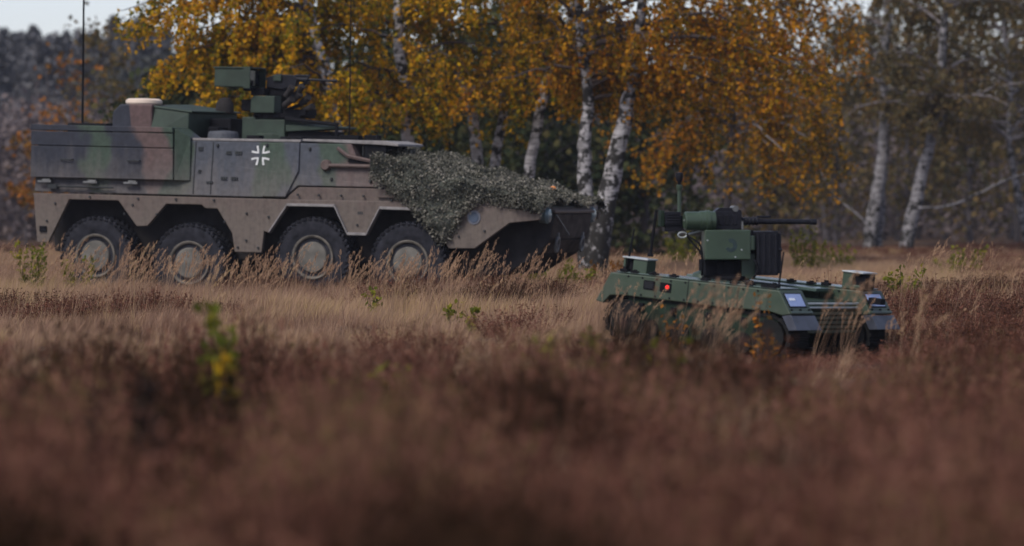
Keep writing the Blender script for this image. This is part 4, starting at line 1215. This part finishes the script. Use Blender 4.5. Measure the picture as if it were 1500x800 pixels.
# pines on the far rise at left: bare stems, crowns on top
rp = np.random.default_rng(77)
for i in range(26):
    u = -40 + i * 11.5 + rp.uniform(-4, 4)
    d = rp.uniform(215, 275)
    top = EYE + (284 - rp.uniform(38, 72)) / 6250 * d
    if u > 160: top += 0.5
    root = empty("pine_tree", g0(u, d))
    tag(root, "tall bare-stemmed pine in the hazy wood behind the armoured vehicle's rear", "pine tree", "pines in the hazy wood at left")
    s = Strips()
    s.add(smooth_path([(0, 0, 0), (rp.normal(0, .15), 0, top * 0.5), (rp.normal(0, .2), 0, top * 0.97)], 8), 0.20, 0.06, 7)
    link("trunk", s.mesh("trunk", GREYTWIG), root)
    n = 520
    f = rp.random(n) ** 0.7
    sp = 1.0 * rp.uniform(0.7, 1.3)
    az = rp.uniform(0, 6.28, n)
    rr = sp * np.sqrt(rp.random(n)) * (1.05 - f)  + 0.05
    c = np.stack([rr * np.cos(az), rr * np.sin(az), top * (0.66 + 0.34 * f)], 1) + rp.normal(0, 0.12, (n, 3))
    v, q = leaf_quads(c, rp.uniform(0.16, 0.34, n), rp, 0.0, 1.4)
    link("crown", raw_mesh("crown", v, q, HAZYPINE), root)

# the far wood and brush: reads as one mass
def mass(name, n_cl, ymin, ymax, umin, umax, hfun, leafs, size, mat, seed, stems=0, stem_mat=None, zpow=1.0):
    rg = np.random.default_rng(seed)
    d = rg.uniform(ymin, ymax, n_cl)
    u = rg.uniform(umin, umax, n_cl)
    x = (u - 750) / 6250 * d
    h = hfun(u, d, rg)
    z = h * rg.random(n_cl) ** zpow
    c0 = np.stack([x, d, z], 1)
    c = np.repeat(c0, leafs, 0) + rg.normal(0, 1, (n_cl * leafs, 3)) * np.array([0.42, 0.42, 0.42])
    c = c[c[:, 2] > 0.02]
    v, q = leaf_quads(c, rg.uniform(size[0], size[1], len(c)), rg, 0.0, 1.5)
    o = link(name, raw_mesh(name, v, q, mat))
    o['kind'] = 'stuff'
    return o
mass("brush", 2600, 150, 215, -250, 330, lambda u, d, r: 3.6 + 1.6 * r.random(len(u)), 22, (0.10, 0.26), BRUSH, 5, zpow=0.8)
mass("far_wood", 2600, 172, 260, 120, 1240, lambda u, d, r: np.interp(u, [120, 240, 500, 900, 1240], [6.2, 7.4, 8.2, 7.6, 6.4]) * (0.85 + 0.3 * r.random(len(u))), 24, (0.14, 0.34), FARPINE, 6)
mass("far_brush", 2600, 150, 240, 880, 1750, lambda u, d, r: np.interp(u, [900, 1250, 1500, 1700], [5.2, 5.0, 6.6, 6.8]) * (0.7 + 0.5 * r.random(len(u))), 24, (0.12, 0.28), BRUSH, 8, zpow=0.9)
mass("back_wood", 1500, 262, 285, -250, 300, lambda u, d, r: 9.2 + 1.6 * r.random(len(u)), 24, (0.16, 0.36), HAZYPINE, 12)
rs = np.random.default_rng(9)
s = Strips()
for i in range(170):
    u = rs.uniform(-150, 1700); d = rs.uniform(150, 240)
    b = np.array(g0(u, d))
    hh = rs.uniform(6, 10) if u > 330 else rs.uniform(4.5, 6.5)
    s.add(smooth_path([b, b + np.array([rs.normal(0, .2), 0, hh * .5]), b + np.array([rs.normal(0, .4), 0, hh])], 7), rs.uniform(0.06, 0.15), 0.03, 5)
tag(link("far_trunks", s.mesh("far_trunks", DARKBARK)), kind='stuff')

# ------------------------------------------------------------------ heath plants, as scattered tufts
def tuft_blades(n, h, rad, width, lean, rg, curve=0.35):
    """bent tapering grass blades: 2 quads + 1 tip each, all as quads"""
    V, Q = [], []
    for i in range(n):
        a = rg.uniform(0, 2 * math.pi)
        r = rad * math.sqrt(rg.random())
        p = np.array([r * math.cos(a), r * math.sin(a), -0.03])
        out = np.array([math.cos(a), math.sin(a), 0]) * rg.uniform(0.05, 0.45) + np.array([lean, 0, 0]) * rg.uniform(0.5, 1.5) + rg.normal(0, 0.12, 3) * np.array([1, 1, 0])
        hh = h * rg.uniform(0.55, 1.1)
        b = rg.uniform(0, math.pi)
        side = np.array([math.cos(b), math.sin(b), 0]) * width * rg.uniform(0.6, 1.3) * 0.5
        k = len(V)
        for t, wd in ((0, 1.0), (0.5, 0.8), (1.0, 0.12)):
            c = p + out * hh * (t ** 1.6) + np.array([0, 0, hh * (t - curve * 0.25 * t * t)])
            V += [c - side * wd, c + side * wd]
        Q += [(k, k + 1, k + 3, k + 2), (k + 2, k + 3, k + 5, k + 4)]
    return np.array(V), np.array(Q)

def tuft_heather(rg, h=0.42, rad=0.24, stems=46):
    V, Q = [], []
    for i in range(stems):
        a = rg.uniform(0, 2 * math.pi)
        r = rad * math.sqrt(rg.random())
        p0 = np.array([r * 0.5 * math.cos(a), r * 0.5 * math.sin(a), 0])
        hh = h * rg.uniform(0.6, 1.1)
        p1 = np.array([r * 1.3 * math.cos(a), r * 1.3 * math.sin(a), hh]) + rg.normal(0, 0.03, 3)
        side = np.cross(p1 - p0, rg.normal(size=3)); side /= np.linalg.norm(side)
        k = len(V)
        V += [p0 - side * 0.003, p0 + side * 0.003, p1 + side * 0.002, p1 - side * 0.002]
        Q.append((k, k + 1, k + 2, k + 3))
        m = 9
        t = rg.uniform(0.3, 1.0, m)
        c = p0 + (p1 - p0) * t[:, None] + rg.normal(0, 0.014, (m, 3))
        v, q = leaf_quads(c, rg.uniform(0.010, 0.022, m), rg, -0.8, 2.2)
        k = len(V)
        V += list(v); Q += [tuple(int(z) + k for z in f) for f in q]
    return np.array(V), np.array(Q)

def tuft_plume(rg, stems=5):
    """tall reed grass: thin arched stems, feathery heads all bending the same way"""
    V, Q = [], []
    for i in range(stems):
        p = np.array([rg.normal(0, 0.07), rg.normal(0, 0.07), -0.03])
        hh = rg.uniform(0.75, 1.15)
        ln = rg.uniform(0.0, 0.40)
        yy = rg.normal(0, 0.10)
        t = np.linspace(0, 1, 7)
        c = p + np.stack([ln * hh * t ** 1.9, yy * t, hh * (t - 0.06 * t ** 3)], 1)
        for j in range(6):
            k = len(V)
            sd = np.array([0.0022, 0.0012, 0])
            V += [c[j] - sd, c[j] + sd, c[j + 1] + sd * 0.8, c[j + 1] - sd * 0.8]
            Q.append((k, k + 1, k + 2, k + 3))
        d = c[-1] - c[-2]; d /= np.linalg.norm(d)
        L = rg.uniform(0.16, 0.26)
        m = 34
        f = rg.random(m)
        wd = 0.010 * np.sin(np.pi * np.clip(f * 0.9 + 0.08, 0, 1)) + 0.002
        cc = c[-1] - d * 0.10 + d * (f * L)[:, None] + np.array([0.04, 0, -0.02]) * (f ** 2)[:, None] + rg.normal(0, 1, (m, 3)) * wd[:, None]
        for z in range(m):
            dd = d * 0.045 + rg.normal(0, 0.010, 3)
            sd = np.cross(dd, rg.normal(size=3)); sd *= 0.0040 / np.linalg.norm(sd)
            k = len(V)
            V += [cc[z] - sd * 0.5, cc[z] + dd * 0.5 - sd, cc[z] + dd, cc[z] + dd * 0.5 + sd]
            Q.append((k, k + 1, k + 2, k + 3))
        for _ in range(3):     # a few leaf blades at the foot
            a = rg.uniform(0, 6.28); h2 = rg.uniform(0.25, 0.55)
            o = np.array([math.cos(a) * 0.5 + 0.25, math.sin(a) * 0.4, 0])
            b = np.array([-math.sin(a), math.cos(a), 0]) * 0.004
            k = len(V)
            for tt, w_ in ((0, 1), (0.55, 0.8), (1, 0.1)):
                e = p + o * h2 * tt ** 1.6 + np.array([0, 0, h2 * (tt - 0.25 * tt * tt)])
                V += [e - b * w_, e + b * w_]
            Q += [(k, k + 1, k + 3, k + 2), (k + 2, k + 3, k + 5, k + 4)]
    return np.array(V), np.array(Q)

def scatter(name, variants, mat, pts, scl, rot, tint):
    """one object: a point cloud that carries a tuft on every point"""
    col = bpy.data.collections.new(name + "_tufts")
    for i, (v, q) in enumerate(variants):
        col.objects.link(bpy.data.objects.new("%s_tuft_%02d" % (name, i), raw_mesh(name + "_tuft", v, q, mat)))
    me = bpy.data.meshes.new(name)
    n = len(pts)
    me.vertices.add(n)
    me.vertices.foreach_set('co', np.ascontiguousarray(pts, np.float32).ravel())
    def attr(nm, ty, data, key='value'):
        a = me.attributes.new(nm, ty, 'POINT')
        a.data.foreach_set(key, np.ascontiguousarray(data).ravel())
    attr('tint', 'FLOAT', tint.astype(np.float32))
    attr('scl', 'FLOAT_VECTOR', scl.astype(np.float32), 'vector')
    attr('turn', 'FLOAT_VECTOR', rot.astype(np.float32), 'vector')
    attr('pick', 'INT', np.random.default_rng(1).integers(0, len(variants), n).astype(np.int32))
    me.materials.append(mat)
    o = link(name, me)
    ng = bpy.data.node_groups.new(name + "_scatter", 'GeometryNodeTree')
    ng.interface.new_socket("Geometry", in_out='INPUT', socket_type='NodeSocketGeometry')
    ng.interface.new_socket("Geometry", in_out='OUTPUT', socket_type='NodeSocketGeometry')
    N = ng.nodes
    gi, go = N.new("NodeGroupInput"), N.new("NodeGroupOutput")
    ip = N.new("GeometryNodeInstanceOnPoints")
    ci = N.new("GeometryNodeCollectionInfo")
    ci.inputs['Collection'].default_value = col
    ci.inputs['Separate Children'].default_value = True
    ci.inputs['Reset Children'].default_value = True
    def named(nm, ty):
        a = N.new("GeometryNodeInputNamedAttribute")
        a.data_type = ty
        a.inputs['Name'].default_value = nm
        return a.outputs[0]
    er = N.new("FunctionNodeEulerToRotation")
    L = ng.links.new
    L(gi.outputs[0], ip.inputs['Points'])
    L(ci.outputs[0], ip.inputs['Instance'])
    ip.inputs['Pick Instance'].default_value = True
    L(named('pick', 'INT'), ip.inputs['Instance Index'])
    L(named('turn', 'FLOAT_VECTOR'), er.inputs[0])
    L(er.outputs[0], ip.inputs['Rotation'])
    L(named('scl', 'FLOAT_VECTOR'), ip.inputs['Scale'])
    L(ip.outputs[0], go.inputs[0])
    md = o.modifiers.new("scatter", 'NODES')
    md.node_group = ng
    o['kind'] = 'stuff'
    return o

def vnoise(x, y, scale, seed):
    """smooth value noise 0..1"""
    r = np.random.default_rng(seed).random((64, 64))
    X, Y = x / scale + 500, y / scale + 500
    xi, yi = np.floor(X).astype(int), np.floor(Y).astype(int)
    fx, fy = X - xi, Y - yi
    fx, fy = fx * fx * (3 - 2 * fx), fy * fy * (3 - 2 * fy)
    g = lambda a, b: r[a % 64, b % 64]
    return (g(xi, yi) * (1 - fx) + g(xi + 1, yi) * fx) * (1 - fy) + (g(xi, yi + 1) * (1 - fx) + g(xi + 1, yi + 1) * fx) * fy

def field(n, y0, y1, rg, half=0.136, margin=1.2):
    """points spread evenly over the strip of heath the lens takes in, and a little beyond"""
    y = np.sqrt(rg.uniform(y0 * y0, y1 * y1, n))
    x = rg.uniform(-1, 1, n) * (half * y + margin)
    return x, y

def in_rect(x, y, ox, oy, yaw, x0, x1, y0, y1):
    c, s_ = math.cos(R(yaw)), math.sin(R(yaw))
    dx, dy = x - ox, y - oy
    lx, ly = dx * c + dy * s_, -dx * s_ + dy * c
    return (lx > x0) & (lx < x1) & (ly > y0) & (ly < y1)

def clear(x, y):
    """nothing grows through the vehicles"""
    t = in_rect(x, y, -3.66, 72.72, -20, -4.3, 4.6, -1.5, 1.5)
    u = in_rect(x, y, 2.517, 47.52, -34, -1.3, 1.3, -1.08, 1.35)
    return ~(t | u)

rg = np.random.default_rng(42)
# foreground and patches of heather
HEATHER = tuft_mat("brown_heather", [(0.0, (0.014, 0.011, 0.006)), (0.22, (0.036, 0.020, 0.012)), (0.42, (0.090, 0.040, 0.026)), (0.6, (0.152, 0.064, 0.045)), (0.8, (0.200, 0.094, 0.067)), (0.92, (0.14, 0.09, 0.040)), (1.0, (0.06, 0.065, 0.02))], 0.2)
hv = [tuft_heather(rg, 0.42 + 0.05 * i, 0.24) for i in range(5)]
x, y = field(4500, 8.0, 33, rg)
big = vnoise(x, y * 0.22, 0.45, 3); med = vnoise(x, y * 0.3, 0.2, 4)
keep = rg.random(len(x)) < np.interp(y, [8, 20, 24.5, 30], [1, 1, 0.35, 0.08])
x, y, big, med = x[keep], y[keep], big[keep], med[keep]
x2, y2 = field(15000, 33, 128, rg)
b2 = vnoise(x2, y2, 7.0, 5) * 0.6 + vnoise(x2, y2, 2.2, 6) * 0.4
wr = np.interp(x2 / y2, [-0.12, 0.05, 0.085, 0.12], [-0.16, -0.14, 0.06, 0.16]) + np.interp(y2, [33, 48, 60, 80, 128], [-0.10, -0.06, 0, 0.05, 0.14])
k2 = (b2 + wr > 0.50) & clear(x2, y2)
x2, y2, b2 = x2[k2], y2[k2], b2[k2]
X = np.concatenate([x, x2]); Y = np.concatenate([y, y2])
n = len(X)
tint = np.concatenate([np.clip(2.3 * (big - 0.5) + 0.7 * (med - 0.5) + 0.48, 0, 1), np.clip(0.35 + 0.6 * (vnoise(x2, y2, 3, 9) - 0.3), 0.1, 0.95)])
tint = np.clip(tint + rg.normal(0, 0.06, n), 0, 1)
hgt = np.concatenate([0.35 + 0.9 * vnoise(x, y * 0.3, 0.6, 21) + 0.35 * med, np.interp(y2, [33, 47, 60, 80, 110], [0.35, 0.35, 0.5, 0.35, 0.12]) + 0.3 * rg.random(len(x2))])
uu = 750 + 6250 * X / Y
low = np.clip((uu - 830) / 60, 0, 1) * np.clip((1370 - uu) / 60, 0, 1) * np.clip((Y - 30) / 6, 0, 1) * np.clip((48.5 - Y) / 1.5, 0, 1)
hgt = hgt * (1 - 0.55 * low)
scl = np.stack([1.1 * np.ones(n), 1.1 * np.ones(n), hgt], 1) * rg.uniform(0.8, 1.2, n)[:, None]
rot = np.stack([rg.normal(0, 0.1, n), rg.normal(0, 0.1, n), rg.uniform(0, 6.28, n)], 1)
scatter("heather", hv, HEATHER, np.stack([X, Y, gz(X, Y) - 0.03], 1), scl, rot, tint)

# dry fine grass
DRY = tuft_mat("dry_tan_grass", [(0.0, (0.12, 0.066, 0.042)), (0.3, (0.265, 0.155, 0.106)), (0.55, (0.42, 0.272, 0.180)), (0.75, (0.47, 0.315, 0.155)), (0.88, (0.28, 0.235, 0.065)), (1.0, (0.13, 0.16, 0.03))], 0.35)
gv = [tuft_blades(46, 0.34 + 0.03 * i, 0.13, 0.0065, 0.18, rg) for i in range(6)]
x, y = field(36000, 22, 126, rg)
p = vnoise(x, y, 5.0, 11) * 0.6 + vnoise(x, y, 1.3, 12) * 0.4
k = (rg.random(len(x)) < np.interp(y, [22, 26, 31], [0.2, 0.8, 1]) * np.interp(p, [0.25, 0.5], [0.45, 1])) & clear(x, y)
x, y, p = x[k], y[k], p[k]
n = len(x)
greenness = np.clip((vnoise(x, y, 1.7, 15) - 0.70) * 3.0, 0, 1)
for (u_, d_, rx, ry, a_) in ((60, 71, 1.1, 5, 1.0), (800, 74, 1.3, 6, 1.0), (1380, 84, 2.2, 8, 0.8), (1170, 92, 2.0, 8, 0.9), (1450, 62, 1.2, 4, 0.6), (960, 100, 2.5, 8, 0.7), (650, 58, 1.0, 3, 0.4)):
    gx = (u_ - 750) / 6250 * d_
    greenness = np.maximum(greenness, a_ * np.exp(-((x - gx) / rx) ** 2 - ((y - d_) / ry) ** 2) * rg.uniform(0.3, 1.2, n)).clip(0, 1)
tint = np.clip(0.44 + 0.5 * (vnoise(x, y, 2.6, 14) - 0.5) + 0.4 * (vnoise(x, y, 0.6, 16) - 0.5) + rg.normal(0, 0.16, n), 0, 0.80) * (1 - greenness) + greenness * np.clip(rg.normal(0.92, 0.08, n), 0, 1)
hs_ = np.interp(y, [22, 30, 42, 52, 60, 90, 126], [0.60, 0.58, 0.52, 0.66, 0.85, 0.6, 0.42]) * rg.uniform(0.65, 1.25, n)
uu = 750 + 6250 * x / y
low = np.clip((uu - 830) / 60, 0, 1) * np.clip((1370 - uu) / 60, 0, 1) * np.clip((y - 33) / 5, 0, 1) * np.clip((48.5 - y) / 1.5, 0, 1)
hs_ = hs_ * (1 - 0.62 * low)
scl = np.stack([hs_ * 1.15, hs_ * 1.15, hs_], 1)
rot = np.stack([rg.normal(0, 0.1, n), rg.normal(0.05, 0.1, n), rg.normal(0, 0.5, n)], 1)
fx, fy = field(1100, 11, 25, rg)
fk = vnoise(fx, fy * 0.4, 0.8, 31) > 0.62
fx, fy = fx[fk], fy[fk]
m_ = len(fx)
x, y = np.concatenate([x, fx]), np.concatenate([y, fy])
tint = np.concatenate([tint, np.clip(rg.normal(0.28, 0.15, m_), 0, 0.7)])
fh = rg.uniform(1.0, 1.7, m_)
scl = np.concatenate([scl, np.stack([fh * 0.7, fh * 0.7, fh], 1)])
rot = np.concatenate([rot, np.stack([rg.normal(0, 0.1, m_), rg.normal(0.05, 0.1, m_), rg.uniform(0, 6, m_)], 1)])
scatter("dry_grass", gv, DRY, np.stack([x, y, gz(x, y)], 1), scl, rot, tint)

# tall reed grass with feathery heads leaning right
REED = tuft_mat("reed_grass_plumes", [(0.0, (0.20, 0.115, 0.070)), (0.4, (0.38, 0.23, 0.14)), (0.75, (0.50, 0.325, 0.20)), (1.0, (0.46, 0.33, 0.14))], 0.4)
pv = [tuft_plume(rg, 3 + i % 3) for i in range(8)]
xs_, ys_ = [], []
def patch(n, u0, u1, d0, d1):
    d = rg.uniform(d0, d1, n); u = rg.uniform(u0, u1, n)
    xs_.append((u - 750) / 6250 * d); ys_.append(d)
patch(46, 60, 420, 60, 69)
patch(14, 120, 370, 62, 66)
patch(34, 400, 860, 60, 68.5)
patch(17, 865, 1060, 43, 46.2)
patch(8, 1060, 1330, 42, 45.0)
patch(60, -80, 1580, 46, 70)
patch(10, 1320, 1600, 48, 70)
patch(26, -60, 110, 58, 72)
patch(40, 500, 1000, 48, 64)
patch(8, 880, 1080, 33, 38)
patch(16, 80, 420, 48, 55)
patch(4, 1100, 1330, 35, 40)
x, y = np.concatenate(xs_), np.concatenate(ys_)
k = clear(x, y); x, y = x[k], y[k]
n = len(x)
tint = np.clip(rg.normal(0.5, 0.22, n), 0, 1)
hs_ = np.interp(y, [33, 38, 42, 47, 50, 55, 60, 72], [0.90, 0.86, 0.66, 0.66, 1.0, 0.85, 0.80, 0.86]) * rg.uniform(0.7, 1.12, n)
scl = np.stack([hs_, hs_, hs_], 1)
rot = np.stack([rg.normal(0, 0.06, n), rg.normal(0.04, 0.07, n), rg.normal(0, 0.35, n)], 1)
scatter("reed_grass", pv, REED, np.stack([x, y, gz(x, y)], 1), scl, rot, tint)

# single leafy plants that show
def weed(name, label, u, d, h, sp, n, seed, size=(0.03, 0.06), mat=None, cat="plant", f0=0.2):
    rg = np.random.default_rng(seed)
    root = empty(name, g0(u, d))
    tag(root, label, cat)
    s = Strips(); cs = []
    for i in range(max(5, int(sp * 30))):
        a = rg.uniform(0, 6.28); r = sp * math.sqrt(rg.random())
        hh = h * rg.uniform(0.55, 1.0)
        p = smooth_path([(r * .5 * math.cos(a), r * .5 * math.sin(a), 0), (r * .8 * math.cos(a), r * .8 * math.sin(a), hh * .5), (r * math.cos(a) + rg.normal(0, .03), r * math.sin(a), hh)], 7)
        s.add(p, 0.006, 0.002, 4)
        k = max(3, int(n / (sp * 30 + 5)))
        f = rg.uniform(f0, 1.0, k) * 6
        ii = np.minimum(f.astype(int), 5)
        cs.append(p[ii] + (p[ii + 1] - p[ii]) * (f - ii)[:, None] + rg.normal(0, 0.025, (k, 3)))
    link("stems", s.mesh("stems", TWIG), root)
    c = np.concatenate(cs)
    v, q = leaf_quads(c, rg.uniform(size[0], size[1], len(c)), rg, 0.2, 1.6)
    link("foliage", raw_mesh("foliage", v, q, mat or GREENLEAF), root)
    return root
weed("leafy_plant", "bright green blurred sapling in the heather below the vehicle's middle wheels", 322, 27.5, 1.06, 0.13, 230, 201, (0.045, 0.075), f0=0.45)
YEL = leaf_mat("bright_yellow_leaf", [(0.0, (0.40, 0.24, 0.01)), (1.0, (0.55, 0.33, 0.015))], 0.4)
weed("yellow_plant", "small bright yellow-leaved sprig at the foot of the blurred green sapling", 328, 26.4, 0.80, 0.03, 34, 202, (0.035, 0.055), YEL, f0=0.75)
for i, (u, d, h, sp, n, lab) in enumerate([
        (60, 71, 0.95, 0.45, 420, "yellow-green shrub beside the rearmost wheel of the armoured vehicle"),
        (112, 69, 0.75, 0.35, 260, "yellow-green weeds just right of the shrub at the rearmost wheel"),
        (800, 76, 0.70, 0.55, 420, "bright green weed patch under the nose of the armoured vehicle"),
        (845, 70, 0.55, 0.40, 280, "green weeds between the vehicle's nose and the robot"),
        (745, 72, 0.55, 0.35, 220, "low green plant in the grass right of the front wheel"),
        (1180, 88, 1.15, 0.50, 420, "tall yellow-green weed standing beyond the robot's ammunition box"),
        (1225, 92, 0.8, 0.5, 300, "greenish weed patch beyond the robot, right of the tall weed"),
        (1000, 96, 0.8, 0.5, 320, "green weeds on the far heath under the robot's gun"),
        (1330, 62, 0.75, 0.30, 300, "green shoot cluster beside the robot's far front corner"),
        (1405, 84, 0.7, 0.6, 260, "green patch of weeds on the heath at right"),
        (795, 31.5, 0.74, 0.14, 210, "green blurred plant in the foreground heather left of the robot"),
        (885, 31, 0.76, 0.20, 300, "wide green blurred plant in front of the robot's rear end"),
        (975, 30.5, 0.72, 0.13, 210, "green blurred plant in front of the robot's turret"),
        (560, 29.0, 0.66, 0.09, 90, "yellowish green sprig in the foreground heather at centre left"),
        (500, 28.8, 0.60, 0.05, 36, "pale green sprig left of the yellowish foreground sprig"),
        (590, 28.5, 0.58, 0.05, 36, "pale green sprig right of the yellowish foreground sprig"),
        (662, 52, 0.42, 0.08, 60, "bright yellow-green sprig in the dry grass at the centre"),
        (700, 48, 0.45, 0.12, 80, "grey-green low plant beside the bright sprig in the dry grass"),
        (545, 56, 0.5, 0.06, 40, "tiny yellow-leaved seedling in the dry grass under the third wheel")]):
    weed("leafy_plant", lab, u, d, h, sp, int(n * 1.7) if d > 40 else n, 210 + i, (0.032, 0.066) if d > 40 else (0.03, 0.06))
weed("dead_shrub", "dark blurred dead shrub standing up from the left foreground heather", 188, 19.5, 0.98, 0.20, 900, 239, (0.02, 0.04), leaf_mat("black_brown_dead_leaves", [(0.0, (0.012, 0.009, 0.008)), (1.0, (0.035, 0.022, 0.018))], 0.1), "shrub")
weed("rust_plant", "rusty red weed stem in front of the robot's near nose", 1112, 43.0, 0.82, 0.07, 90, 240, (0.02, 0.05), RUST)
weed("rust_plant", "rusty orange low weed in front of the gap between the robot's two modules", 1130, 40.5, 0.42, 0.25, 150, 241, (0.02, 0.05), RUST)
weed("rust_plant", "reddish bush of leaves against the robot's near track", 985, 44.5, 0.62, 0.16, 160, 242, (0.02, 0.045), RUST)
weed("rust_plant", "brown orange weeds at the foot of the dark double birch", 905, 80, 0.55, 0.5, 420, 243, (0.03, 0.07), RUST)

# ------------------------------------------------------------------ haze
HAZE = 0.00018
if HAZE:
    bx = MB().box(-140, 140, -6, 300, -1.2, 16.0)
    m = bpy.data.materials.new("pale_haze")
    m.use_nodes = True
    nt = m.node_tree
    nt.nodes.remove(nt.nodes["Principled BSDF"])
    pvn = nt.nodes.new("ShaderNodeVolumePrincipled")
    pvn.inputs['Color'].default_value = (0.80, 0.86, 1.0, 1)
    pvn.inputs['Density'].default_value = HAZE
    pvn.inputs['Anisotropy'].default_value = 0.2
    nt.links.new(pvn.outputs[0], nt.nodes["Material Output"].inputs['Volume'])
    tag(bx.build("haze", m), kind='stuff')
